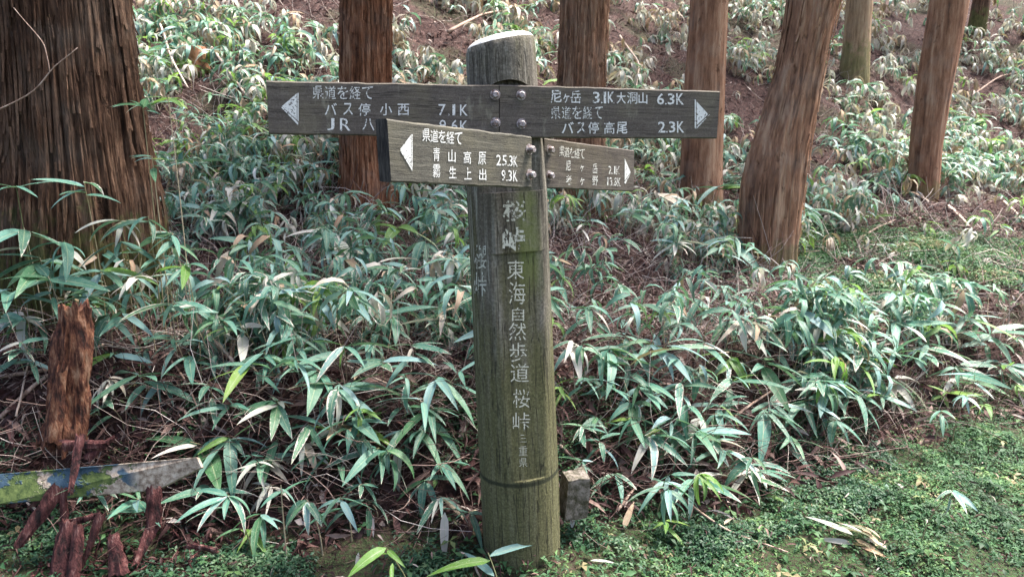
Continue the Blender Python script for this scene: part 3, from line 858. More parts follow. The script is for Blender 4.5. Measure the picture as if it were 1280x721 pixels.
KINDS = {'teal': (['teal'] * 11 + ['edged'] * 2 + ['green']), 'edged': (['edged'] * 6 + ['teal'] * 4 + ['pale']), 'green': (['green'] * 8 + ['teal']),
         'pale': (['pale'] * 7 + ['edged'] * 3), 'dry': (['dry'] * 5 + ['pale'] * 4 + ['edged'])}
LOOK = {'teal': 'blue green', 'edged': 'white edged', 'green': 'fresh yellow green', 'pale': 'whitish withered', 'dry': 'dry brown'}
LAND = [('big left trunk', 100, 260), ('rotten orange stump', 88, 450), ('painted plank', 130, 600), ('red barked trunk', 460, 290), ('upper left board', 440, 135),
        ('lower left board', 570, 190), ('middle of the post', 640, 400), ('foot of the post', 650, 640), ('small stone block', 718, 615), ('lower right board', 735, 210),
        ('upper right board', 780, 140), ('leaning orange brown trunk', 970, 250), ('slim right trunk', 1155, 200), ('bright green moss patch', 1150, 640),
        ('pale bundle of dead leaves', 1065, 665), ('red rotten wood pieces', 110, 660), ('long dead branch', 265, 420), ('mossy slope at right', 1180, 320)]
NUMW = {3: 'three', 4: 'four', 5: 'five', 6: 'six', 7: 'seven', 8: 'eight', 9: 'nine'}
LABELS = {}
def where(px, py):
    n, lx, ly = min(LAND, key=lambda l: math.hypot((l[1] - px), (l[2] - py) * 1.2))
    dx, dy = px - lx, py - ly
    d = math.hypot(dx, dy)
    dist = 'just' if d < 55 else ('close' if d < 95 else ('some way' if d < 150 else 'far'))
    a = math.degrees(math.atan2(-dy, dx)) % 360
    word = ['right of', 'upper right of', 'above', 'upper left of', 'left of', 'lower left of', 'below', 'lower right of'][int((a + 22.5) // 45) % 8]
    return f'{word} {n}' if dist == 'close' else f'{dist} {word} {n}'

PLANTS = []
def sasa(center, size, kind, nleaf, az0, spread_deg=230, droop=1, tilt=0.0, label_px=None, scale_w=0):
    """one dwarf bamboo: stalk rising from the ground and a fan of leaves at its tip"""
    cx, cy, cz = center
    lean = random.uniform(0.02, 0.10)
    bx, by = cx - math.cos(az0) * lean, cy - math.sin(az0) * lean + random.uniform(0, 0.04)
    bz = float(ground(bx, by)) - 0.01
    if cz - bz < 0.03: cz = bz + 0.05
    root = empty('sasa_bamboo', (bx, by, bz))
    tip = np.array([cx - bx, cy - by, cz - bz])
    n = 6
    path = [np.array([0, 0, -0.02]) + (tip - [0, 0, -0.02]) * (k / n) + np.array([math.cos(az0), math.sin(az0), 0]) * -0.02 * math.sin(math.pi * k / n) for k in range(n + 1)]
    V, F, _ = tube_np(path, np.linspace(0.0026, 0.0014, n + 1), 5, cap=False)
    link('stalk', mesh_np('stalk', V, F, M['stalk'], rnd=np.full(len(V), random.random())), root)
    mats = KINDS[kind]
    for k in range(nleaf):
        f = (k + 0.5) / nleaf - 0.5
        az = az0 + R(spread_deg) * f + random.uniform(-0.2, 0.2)
        mt = random.choice(mats)
        sh = random.choice({0: [0, 1, 8, 9], 1: [2, 3, 8, 9, 1], 2: [4, 5, 2, 3], 3: [6, 7, 4, 5]}[droop])
        o = link('leaf', leaf_mesh(sh, mt), root)
        back = random.uniform(0, 0.35) * size * (1 if k % 2 else 0.3)
        t = 1 - min(0.5, back / max(0.05, np.linalg.norm(tip)))
        o.location = tuple(np.array([0, 0, -0.02]) * (1 - t) + tip * t)
        L = size * random.uniform(0.5, 1.12) * (1.0 - 0.25 * abs(f))
        o.scale = (L, L * random.uniform(0.65, 1.15), L)
        o.rotation_euler = (random.uniform(-0.5, 0.5), -tilt + random.uniform(-0.3, 0.45) + 0.12 * droop, az)
    px, py, _d = to_px(np.array(center))
    lab = f'{LOOK[kind]} {NUMW[nleaf]}-leaved bamboo {where(float(px), float(py))}'
    root['_p'] = 1
    del root['_p']
    LABELS.setdefault(lab, []).append(root)
    PLANTS.append(root)
    tag(root, lab, 'dwarf bamboo', 'dwarf bamboo plants on the bank')
    return root

TOWARD = -math.pi / 2                            # leaves reach for the open side, towards the viewer
HAND = [  # px, py, height above ground, leaf length in px, kind, leaves, heading (deg, 0 = right of photo, 270 = at viewer), droop
 (105, 228, .42, 80, 'teal', 6, 260, 1), (50, 322, .30, 85, 'teal', 7, 280, 1), (20, 232, .35, 60, 'teal', 4, 300, 0), (150, 300, .28, 60, 'teal', 5, 290, 1),
 (172, 468, .22, 88, 'teal', 7, 270, 1), (238, 552, .20, 105, 'edged', 4, 225, 0), (285, 545, .20, 75, 'teal', 6, 280, 2), (310, 455, .22, 70, 'teal', 6, 260, 1),
 (268, 262, .25, 60, 'edged', 5, 280, 2), (300, 250, .25, 65, 'teal', 6, 260, 1), (232, 330, .25, 60, 'teal', 5, 250, 1), (150, 385, .25, 60, 'teal', 6, 250, 1),
 (215, 378, .22, 62, 'edged', 6, 300, 1), (300, 405, .2, 60, 'edged', 5, 240, 1), (355, 380, .22, 65, 'teal', 6, 280, 1), (402, 352, .25, 70, 'teal', 7, 270, 1),
 (415, 290, .28, 62, 'pale', 7, 270, 2), (430, 262, .30, 58, 'teal', 6, 60, 0), (355, 300, .28, 60, 'edged', 6, 280, 2), (497, 282, .28, 72, 'green', 5, 275, 1),
 (470, 330, .25, 62, 'edged', 7, 280, 1), (530, 300, .25, 60, 'edged', 6, 270, 2), (560, 340, .24, 60, 'edged', 6, 260, 1), (480, 390, .22, 65, 'teal', 7, 270, 1),
 (555, 388, .22, 68, 'edged', 7, 250, 1), (430, 430, .22, 66, 'teal', 7, 280, 1), (395, 462, .22, 72, 'teal', 7, 230, 1), (345, 500, .22, 74, 'edged', 6, 260, 1),
 (425, 478, .22, 72, 'teal', 8, 290, 1), (478, 448, .22, 68, 'teal', 6, 280, 1), (515, 430, .22, 60, 'edged', 6, 290, 1), (546, 470, .22, 72, 'teal', 7, 290, 2),
 (500, 492, .20, 70, 'teal', 7, 260, 1), (575, 462, .2, 60, 'teal', 4, 0, 0), (470, 560, .17, 82, 'edged', 6, 260, 2), (420, 558, .15, 60, 'teal', 4, 210, 1),
 (555, 575, .16, 66, 'teal', 5, 320, 1), (552, 620, .12, 62, 'edged', 6, 300, 2), (330, 570, .16, 60, 'edged', 5, 290, 1), (385, 530, .18, 60, 'teal', 6, 270, 1),
 (300, 660, .08, 55, 'teal', 3, 270, 2), (235, 440, .2, 55, 'teal', 4, 280, 1), (370, 420, .2, 60, 'edged', 6, 280, 1), (585, 320, .25, 48, 'edged', 5, 250, 1),
 (735, 380, .24, 64, 'edged', 6, 260, 2), (762, 432, .22, 70, 'edged', 7, 280, 2), (715, 425, .2, 60, 'pale', 6, 270, 2), (800, 378, .22, 60, 'teal', 5, 280, 1),
 (833, 432, .22, 64, 'teal', 6, 260, 1), (800, 478, .2, 66, 'teal', 7, 270, 1), (850, 478, .2, 68, 'teal', 7, 290, 1), (870, 540, .18, 64, 'teal', 7, 280, 1),
 (790, 520, .18, 60, 'teal', 7, 240, 1), (815, 545, .17, 66, 'edged', 6, 290, 2), (868, 598, .15, 74, 'edged', 7, 270, 2), (728, 575, .14, 34, 'teal', 5, 280, 0),
 (832, 650, .10, 44, 'green', 5, 270, 1), (755, 480, .18, 50, 'teal', 6, 240, 1), (960, 510, .18, 82, 'teal', 5, 290, 2), (915, 470, .2, 66, 'teal', 7, 260, 1),
 (955, 450, .2, 64, 'teal', 7, 280, 1), (1005, 385, .24, 62, 'teal', 6, 310, 1), (1030, 470, .2, 66, 'teal', 7, 270, 1), (990, 545, .14, 60, 'edged', 5, 270, 2),
 (1075, 440, .2, 60, 'teal', 7, 270, 1), (1120, 400, .2, 62, 'teal', 7, 280, 1), (1160, 430, .2, 60, 'edged', 7, 260, 1), (1205, 395, .2, 66, 'teal', 8, 280, 1),
 (1240, 415, .2, 66, 'teal', 8, 270, 1), (1265, 455, .18, 60, 'teal', 7, 260, 1), (1200, 455, .18, 62, 'edged', 7, 280, 1), (1120, 470, .16, 56, 'pale', 6, 270, 2),
 (1070, 490, .14, 56, 'edged', 6, 280, 2), (1030, 420, .2, 58, 'teal', 6, 280, 1), (900, 232, .3, 50, 'teal', 7, 270, 1), (860, 218, .3, 48, 'edged', 7, 270, 1),
 (950, 250, .3, 56, 'teal', 7, 280, 1), (1010, 262, .28, 56, 'teal', 7, 270, 2), (975, 240, .3, 52, 'edged', 6, 270, 1), (820, 240, .3, 50, 'edged', 7, 270, 1),
 (790, 262, .3, 46, 'teal', 6, 270, 1), (880, 270, .28, 52, 'edged', 7, 270, 2), (920, 300, .25, 56, 'teal', 6, 290, 2), (845, 300, .25, 50, 'pale', 6, 270, 1),
 (930, 400, .22, 56, 'pale', 6, 280, 2), (880, 425, .2, 54, 'edged', 6, 260, 1), (700, 345, .2, 50, 'teal', 4, 300, 2), (1062, 380, .2, 50, 'teal', 5, 290, 1),
 (178, 130, .35, 50, 'edged', 8, 290, 1), (210, 120, .35, 46, 'green', 6, 280, 1), (190, 195, .3, 50, 'teal', 7, 290, 1), (250, 200, .3, 55, 'teal', 7, 270, 1),
 (305, 175, .3, 50, 'teal', 7, 270, 1), (350, 215, .3, 55, 'edged', 8, 280, 2), (390, 205, .3, 52, 'teal', 7, 260, 1), (680, 100, .3, 40, 'green', 3, 70, 0),
 (1150, 355, .12, 36, 'green', 3, 90, 0), (610, 690, .10, 80, 'green', 3, 120, 0), (585, 640, .1, 52, 'teal', 5, 250, 1),
 (30, 285, .3, 70, 'edged', 6, 280, 1), (80, 300, .3, 66, 'teal', 6, 260, 2), (125, 335, .3, 70, 'teal', 7, 280, 1), (185, 270, .3, 60, 'edged', 6, 290, 2), (200, 320, .3, 64, 'teal', 7, 270, 1),
 (60, 345, .3, 80, 'teal', 7, 240, 1), (15, 360, .3, 70, 'teal', 5, 300, 1), (170, 345, .3, 62, 'pale', 6, 270, 2), (110, 365, .25, 66, 'edged', 6, 300, 1), (215, 290, .3, 56, 'teal', 6, 250, 1),
 (30, 395, .25, 64, 'teal', 6, 280, 1), (140, 440, .2, 50, 'teal', 5, 250, 1), (20, 440, .2, 56, 'teal', 5, 300, 1), (130, 500, .2, 84, 'teal', 5, 210, 1), (150, 275, .3, 56, 'pale', 5, 280, 2),
 (260, 480, .2, 66, 'teal', 6, 280, 1), (215, 420, .2, 60, 'teal', 6, 260, 1), (330, 440, .2, 66, 'teal', 7, 270, 1), (285, 505, .2, 60, 'edged', 5, 260, 1), (440, 520, .18, 64, 'teal', 6, 270, 1),
 (40, 470, .15, 46, 'teal', 4, 280, 1), (345, 545, .14, 66, 'teal', 5, 280, 1), (505, 535, .16, 60, 'teal', 6, 260, 2), (530, 600, .12, 52, 'edged', 5, 270, 2), (395, 585, .12, 50, 'edged', 5, 280, 2), (730, 470, .2, 56, 'teal', 6, 270, 1), (745, 520, .16, 46, 'teal', 6, 250, 1), (770, 590, .12, 46, 'edged', 5, 270, 2), (905, 560, .15, 60, 'teal', 6, 280, 2), (935, 590, .12, 52, 'pale', 5, 270, 2), (830, 600, .13, 54, 'teal', 6, 250, 2), (1010, 500, .16, 60, 'teal', 6, 290, 1), (1045, 525, .12, 54, 'edged', 5, 280, 2), (900, 505, .18, 62, 'teal', 7, 260, 1), (840, 520, .18, 60, 'teal', 6, 270, 1),
]
for px, py, h, lp, kind, nl, hd, dr in HAND:
    c = hit(px, py, h)
    if px < 232 and py < 345: c = at(px, py, 2.72)
    elif px < 240 and py < 420: c = at(px, py, 2.6)
    dep = to_px(c)[2]
    sz = lp * float(dep) / FPX * 1.08
    sasa(c, sz, kind, nl, R(hd), random.uniform(170, 290), dr)
print('hand plants', len(PLANTS))

# fill: further plants, one by one, up to 300
def density(px, py):
    """how thick the bamboo stands, read off the photograph's regions"""
    if px < 0 or px > 1280 or py < 60: return 0.0
    if px > 700 and px < 960 and 180 < py < 320: return 1.0
    if 700 < px < 1000 and 330 < py < 460: return 0.28
    if px > 1000 and 240 < py < 370: return 0.06
    if px > 1000 and 370 < py < 500: return 0.9
    if px > 950 and py > 520: return 0.02
    if 240 < px < 600 and 520 < py < 650: return 1.0
    if 700 < px < 960 and 540 < py < 640: return 0.8
    if py > 600: return 0.12
    if px < 240 and py > 480: return 0.08
    if 130 < px < 330 and 330 < py < 470: return 0.3
    if px < 590 and 170 < py < 560: return 0.75
    if 700 < px < 960 and 450 < py < 620: return 0.4
    return 0.35
def kind_at(px, py, rs):
    r = rs.rand()
    if py < 130: return 'pale' if r < .45 else 'edged' if r < .75 else 'dry' if r < .85 else 'green' if (r < .95 and px < 620) else 'teal'
    if px < 420 and 80 < py < 240: return 'green' if r < .28 else 'teal' if r < .6 else 'edged' if r < .85 else 'pale'
    if px > 1000 and py < 260: return 'pale' if r < .55 else 'edged' if r < .85 else 'teal'
    return 'teal' if r < .55 else 'edged' if r < .82 else 'pale' if r < .90 else 'dry' if r < .93 else 'green'
rs = np.random.RandomState(5)
placed = [np.array(to_px(np.array(p.matrix_world.translation if False else p.location))[:2]) for p in PLANTS]
tries = 0
TRUNKS = [(20, 190, 0, 260, 3.15), (425, 500, 0, 250, 5.2), (695, 760, 0, 120, 5.6), (850, 912, 0, 190, 6.3), (930, 1050, 0, 235, 4.9), (1140, 1208, 0, 240, 7.7)]
SIGNBOX = [(325, 905, 95, 180), (470, 800, 145, 245), (575, 705, 40, 700)]
def blocked(px, py, y, m):
    for a, b, c, d, Yt in TRUNKS:
        if a - m < px < b + m and c < py < d and y < Yt: return True
    for a, b, c, d in SIGNBOX:
        if a - m < px < b + m and c - m < py < d + m * .3 and y < 2.35: return True
    return False
while len(PLANTS) < 300 and tries < 9000:
    tries += 1
    px, py = rs.uniform(0, 1280), rs.uniform(60, 700)
    if rs.rand() > density(px, py): continue
    h = rs.uniform(0.08, 0.3)
    c = hit(px, py, h)
    if c[1] > 9: continue
    if blocked(px, py, c[1], 55 if c[1] < 2.4 else 12): continue
    k = kind_at(px, py, rs)
    sz = rs.uniform(0.10, 0.19)
    sasa(c, sz, k, int(rs.randint(4, 9)), R(270) + rs.uniform(-0.9, 0.9), rs.uniform(160, 300), int(rs.choice([0, 1, 1, 2, 2, 3])))

# ------------------------------------------------------------------ the mass of further bamboo, one object
def scatter_leaves(name, N, T, pos, az, pitch, roll, L, W, rnd, mat, midx=None):
    V0, F0, UV0 = T
    nv = len(V0)
    ca, sa = np.cos(az), np.sin(az); cp, sp = np.cos(pitch), np.sin(pitch); cr, sr = np.cos(roll), np.sin(roll)
    X = V0[None, :, 0] * L[:, None]; Y = V0[None, :, 1] * W[:, None]; Z = V0[None, :, 2] * L[:, None]
    Y, Z = Y * cr[:, None] - Z * sr[:, None], Y * sr[:, None] + Z * cr[:, None]
    X, Z = X * cp[:, None] + Z * sp[:, None], -X * sp[:, None] + Z * cp[:, None]
    X, Y = X * ca[:, None] - Y * sa[:, None], X * sa[:, None] + Y * ca[:, None]
    V = np.stack([X, Y, Z], -1) + pos[:, None]
    F = (F0[None] + (np.arange(N) * nv)[:, None, None]).reshape(-1, F0.shape[1])
    return V.reshape(-1, 3), F, np.tile(UV0, (N, 1)), np.repeat(rnd, nv)
def join_np(name, parts, mats, **kw):
    Vs, Fs, Us, Rs, Ms = [], [], [], [], []
    o = 0
    for k, (V, F, U, r) in parts:
        Vs.append(V); Fs.append(F + o); Us.append(U); Rs.append(r); Ms.append(np.full(len(F), k)); o += len(V)
    return mesh_np(name, np.vstack(Vs), np.vstack(Fs), mats, uv=np.vstack(Us), rnd=np.concatenate(Rs), midx=np.concatenate(Ms), **kw)

MASSMATS = ['teal_mass', 'edged_mass', 'green_mass', 'pale_mass', 'dry_mass']
def thicket():
    rs = np.random.RandomState(21)
    N = 34000
    y = 2.65 + 13.3 * rs.rand(N) ** 1.2
    x = (rs.rand(N) * 2 - 1) * (0.74 * y + 0.7)
    z = ground(x, y)
    clump = fbm(x * 1.5, y * 1.5, 0, 3, 31)
    keep = rs.rand(N) < np.clip(0.40 + 2.3 * clump, 0.03, 1)
    s = y - toe_of(x)
    px, py, dep = to_px(np.stack([x, y, z + .15], -1))
    px = px + 90 * fbm(x * 2.2, y * 2.2, 0, 2, 55); py = py + 50 * fbm(x * 2.2, y * 2.2, 0, 2, 56)
    dens = np.ones(N)
    dens = np.where((px > 1000) & (py > 245) & (py < 375), 0.04, dens)
    dens = np.where((px > 690) & (px < 1010) & (py > 320), 0.12, dens)
    dens = np.where((px > 170) & (px < 330) & (py > 290) & (py < 420), 0.35, dens)
    dens = np.where((px > 960) & (px < 1160) & (py > 90) & (py < 240), 0.7, dens)
    dens = np.where((y < 4.3) & (px < 1000), dens * np.where(px < 620, 1.0, 0.75), dens)
    dens = np.where((px < 250) & (y < 3.0), 0.1, dens)
    dens = np.where((px > 415) & (px < 520) & (y < 5.3) & (y > 4.2), 0.12, dens)
    keep &= rs.rand(N) < dens
    keep &= s > 0.25
    keep &= rs.rand(N) < 1 - 0.38 * sstep(5.5, 8, y)
    x, y, z, px, py = [a[keep] for a in (x, y, z, px, py)]
    n = len(x)
    h = rs.uniform(0.05, 0.38, n)
    r = rs.rand(n)
    # kinds by region, as in the photo
    k = np.where(r < .34, 0, np.where(r < .60, 1, np.where(r < .65, 2, np.where(r < .90, 3, 4))))
    k = np.where((y < 4.5) & (r > .65), np.where(r < .85, 0, np.where(r < .93, 1, 3)), k)
    top = (py < 150)
    k = np.where(top, np.where(r < .06, 0, np.where(r < .28, 1, np.where(r < .31, 2, np.where(r < .78, 3, 4)))), k)
    lg = (px < 430) & (py > 30) & (py < 250)
    k = np.where(lg, np.where(r < .28, 0, np.where(r < .55, 1, np.where(r < .68, 2, np.where(r < .92, 3, 4)))), k)
    # each plant: 4-7 leaves
    T = [leaf_template(1.0, 0.17, dr, fo, 4, tw) for dr, fo, tw in ((0.8, 0.3, 0.1), (1.6, 0.5, -0.2), (2.2, 0.6, 0.3))]
    parts = []
    nl = rs.randint(3, 8, n)
    az0 = -math.pi / 2 + rs.normal(0, 0.8, n)
    idx = np.repeat(np.arange(n), nl)
    m = len(idx)
    j = np.concatenate([np.arange(q) / max(q - 1, 1) - .5 for q in nl])
    az = az0[idx] + j * rs.uniform(2.6, 5.0, n)[idx] + rs.normal(0, .15, m)
    size = (rs.uniform(0.11, 0.19, n)[idx]) * (1 + 0.45 * sstep(5, 8, y[idx])) * rs.uniform(0.7, 1.1, m)
    pos = np.stack([x[idx], y[idx], z[idx] + h[idx] - rs.rand(m) * 0.05], -1)
    pitch = rs.normal(0.1, 0.35, m) + (k[idx] >= 3) * 0.5
    roll = rs.normal(0, 0.4, m)
    tt = np.where(k[idx] >= 3, rs.randint(1, 3, m), rs.randint(0, 3, m))
    # varying material leaf by leaf
    kk = np.where(rs.rand(m) < 0.15, rs.choice([0, 1, 3, 4], m), k[idx])
    rnd = rs.rand(m)
    for a in range(5):
        for t in range(3):
            q = (kk == a) & (tt == t)
            if q.sum():
                parts.append((a, scatter_leaves('', q.sum(), T[t], pos[q], az[q], pitch[q], roll[q], size[q], size[q] * rs.uniform(.8, 1.2, q.sum()), rnd[q], None)))
    me = join_np('bamboo_thicket', parts, [M[q] for q in MASSMATS])
    print('thicket leaves', m, 'faces', len(me.polygons))
    tag(link('bamboo_thicket', me), 'dense dwarf bamboo leaves covering the hillside behind the trunks', 'undergrowth', kind='stuff')
    return x, y, z, h
TX, TY, TZ, TH = thicket()

def sticks(name, P0, D, L, r, rnd, mat, bend=0.0, label=None, cat=None, seed=0):
    """many thin three sided twigs in one mesh"""
    rs = np.random.RandomState(seed)
    n = len(P0)
    D = D / np.linalg.norm(D, axis=1)[:, None]
    A = np.cross(D, rs.normal(size=(n, 3))); A /= np.linalg.norm(A, axis=1)[:, None]
    B = np.cross(D, A)
    ks = [0, 0.33, 0.66, 1.0]
    V = []
    for k in ks:
        c = P0 + D * (L * k)[:, None] + A * (bend * L * math.sin(math.pi * k))[:, None]
        for q in range(3):
            a = q * 2.094
            V.append(c + (A * math.cos(a) + B * math.sin(a)) * (r * (1 - 0.6 * k))[:, None])
    V = np.stack(V, 1)
    f = []
    for k in range(3):
        for q in range(3): f.append((k * 3 + q, k * 3 + (q + 1) % 3, k * 3 + 3 + (q + 1) % 3, k * 3 + 3 + q))
    f = np.array(f)
    F = (f[None] + (np.arange(n) * 12)[:, None, None]).reshape(-1, 4)
    return link(name, mesh_np(name, V.reshape(-1, 3), F, mat, rnd=np.repeat(rnd, 12)))

# stalks of the thicket
rs = np.random.RandomState(33)
n = len(TX)
D = np.stack([rs.normal(0, .3, n), rs.normal(0, .3, n), np.ones(n)], -1)
P0 = np.stack([TX, TY, TZ], -1) - D / np.linalg.norm(D, axis=1)[:, None] * 0.02
o = sticks('bamboo_stalks', P0, D, TH * 1.05, rs.uniform(.0012, .0028, n), rs.rand(n), M['stalk'], 0.06, seed=1)
tag(o, 'thin tangled stalks of the hillside dwarf bamboo', 'undergrowth', kind='stuff')

# loose dead stems and twigs
def field(N, ymin, ymax, p, seed):
    rs = np.random.RandomState(seed)
    y = ymin + (ymax - ymin) * rs.rand(N) ** p
    x = (rs.rand(N) * 2 - 1) * (0.74 * y + 0.35)
    return rs, x, y, ground(x, y)
rs, x, y, z = field(26000, 1.9, 13, 1.9, 41)
s = y - toe_of(x)
keep = (s > 0.02) & (rs.rand(len(x)) < np.where(mossy(x, y) > 0.4, 0.35, 1))
x, y, z = x[keep], y[keep], z[keep]; n = len(x)
D = np.stack([rs.normal(0, 1, n), rs.normal(0, .8, n), rs.normal(0.15, .42, n)], -1)
L = rs.uniform(.06, .32, n)
P0 = np.stack([x, y, z + rs.uniform(0.0, .09, n)], -1)
o = sticks('dead_twigs', P0, D, L, rs.uniform(.0008, .0026, n), rs.rand(n) * np.where((y - toe_of(x)) < .5, .8, 1), M['twig'], 0.10, seed=2)
tag(o, 'tangle of fallen reddish and grey twigs over the slope', 'twigs', kind='stuff')

def stems(N, ymin, ymax, seed, name, lab, lmin, lmax, up, rr, cond):
    rs, x, y, z = field(N, ymin, ymax, 1.3, seed)
    s_ = y - toe_of(x); px, py, _d = to_px(np.stack([x, y, z], -1))
    keep = (s_ > 0.1) & (mossy(x, y) < .4) & cond(px, py, y, rs)
    x, y, z = x[keep], y[keep], z[keep]; n = len(x)
    D = np.stack([rs.normal(0, .8, n), rs.normal(-.1, .5, n), np.abs(rs.normal(up, .35, n))], -1)
    o = sticks(name, np.stack([x, y, z - .01], -1), D, rs.uniform(lmin, lmax, n), rs.uniform(*rr, n), np.clip(rs.beta(2.2, 1.2, n), 0, 1), M['twig'], 0.16, seed=seed)
    tag(o, lab, 'dead stems', kind='stuff')
stems(5200, 2.2, 4.6, 71, 'dead_stems', 'thin pale arching dead stems standing among the nearer bamboo', .10, .42, .5, (.0009, .0022),
      lambda px, py, y, rs: ~((px > 560) & (px < 720) & (y < 2.35)))
stems(5500, 4.5, 14, 72, 'dead_stems', 'pale bare dead stems and canes over the upper slope', .15, .6, .6, (.0015, .004), lambda px, py, y, rs: rs.rand(len(px)) < 0.9)

# leaf litter: curled dead leaves
def litter():
    rs, x, y, z = field(60000, 1.8, 13, 1.7, 51)
    s = y - toe_of(x)
    ms = mossy(x, y)
    keep = rs.rand(len(x)) < np.where(ms > 0.4, 0.28, 1)
    x, y, z = x[keep], y[keep], z[keep]; n = len(x)
    T = leaf_template(1.0, 0.22, 0.9, 0.3, 3, 0.5)
    r = np.clip(rs.beta(1.1, 1.7, n) - 0.10 * sstep(4, 7, y) * (rs.rand(n) < .7), 0, 1)
    q = scatter_leaves('', n, T, np.stack([x, y, z + rs.uniform(-.005, .05, n)], -1), rs.rand(n) * 6.28, rs.normal(0.25, .5, n), rs.normal(0, .8, n),
                       rs.uniform(.03, .13, n) * np.where(mossy(x, y) > .4, .38, 1), rs.uniform(.03, .11, n) * np.where(mossy(x, y) > .4, .3, 1), r, None)
    me = mesh_np('leaf_litter', q[0], q[1], M['litter'], uv=q[2], rnd=q[3])
    tag(link('leaf_litter', me), 'reddish brown and tan dead leaves covering the forest slope', 'leaf litter', kind='stuff')
litter()

# moss and creeping herbs
def moss(name, N, seed, mat, cond, label, size, hh, region):
    rs = np.random.RandomState(seed)
    x, y = region(rs, N)
    k = rs.rand(len(x)) < cond(x, y)
    x, y = x[k], y[k]; n = len(x)
    z = ground(x, y) + rs.uniform(0, hh, n) + 0.015 * fbm(x * 9, y * 9, 0, 2, 3)
    T = leaf_template(1.0, 0.5, 0.9, 0.25, 2, 0.0)
    # three to a sprig
    m = 3
    az = np.repeat(rs.rand(n) * 6.28, m) + np.tile([0, 2.1, 4.2], n) + rs.normal(0, .3, n * m)
    pos = np.repeat(np.stack([x, y, z], -1), m, axis=0)
    pt = fbm(x * 5, y * 5, 0, 3, 12)
    rnd = np.repeat(np.clip(0.5 + 0.8 * pt + rs.normal(0, .22, n), 0, 1), m)
    L = np.repeat(rs.uniform(size * .6, size * 1.3, n), m)
    q = scatter_leaves('', n * m, T, pos, az, rs.normal(-.1, .4, n * m), rs.normal(0, .4, n * m), L, L, rnd, None)
    me = mesh_np(name, q[0], q[1], mat, uv=q[2], rnd=q[3])
    print(name, n * m)
    tag(link(name, me), label, 'ground cover', kind='stuff')
def reg_right(rs, N):
    y = rs.uniform(1.7, 4.2, N); x = rs.uniform(0.1, 3.2, N); k = y < toe_of(x) + 0.35
    return x[k], y[k]
moss('moss', 92000, 61, M['moss'], lambda x, y: np.clip(0.40 + 3.0 * fbm(x * 3.2, y * 3.2, 0, 4, 8) + 0.35 * sstep(.6, 1.4, x) - 0.6 * sstep(0.0, 0.25, y - toe_of(x)), 0.12, 1),
     'bright green feathery moss covering the ground at lower right', 0.014, 0.02, reg_right)
def reg_weed(rs, N):
    y = rs.uniform(1.7, 4.0, N); x = rs.uniform(-1.7, 3.0, N); k = y < toe_of(x) + 0.45
    return x[k], y[k]
moss('low_weeds', 5200, 64, M['moss'], lambda x, y: np.clip(0.35 + 2.0 * fbm(x * 2.3, y * 2.3, 0, 3, 68), 0.05, 1),
     'small broad leaved weeds rising from moss and litter', 0.032, 0.035, reg_weed)
def reg_left(rs, N):
    y = rs.uniform(1.75, 3.2, N); x = rs.uniform(-1.9, 1.6, N); k = (y < toe_of(x) + 0.50) & ((x < .5) | (y > toe_of(x) - .25))
    return x[k], y[k]
moss('creeping_herb', 62000, 62, M['moss_dark'], lambda x, y: np.clip(0.42 + 2.2 * fbm(x * 4, y * 4, 0, 3, 18) - 0.55 * sstep(0.1, 0.5, y - toe_of(x)), 0.03, 1),
     'dark green creeping herbs at the foot of the bank', 0.017, 0.03, reg_left)
def reg_slope(rs, N):
    y = rs.uniform(3.2, 7.0, N); x = rs.uniform(1.3, 5.2, N)
    return x, y
moss('slope_moss', 90000, 63, M['moss'], lambda x, y: np.where(mossy(x, y) > .3, 0.9, 0.06) * (y > toe_of(x) + .3),
     'green moss over the low mound right of the leaning trunk', 0.024, 0.04, reg_slope)

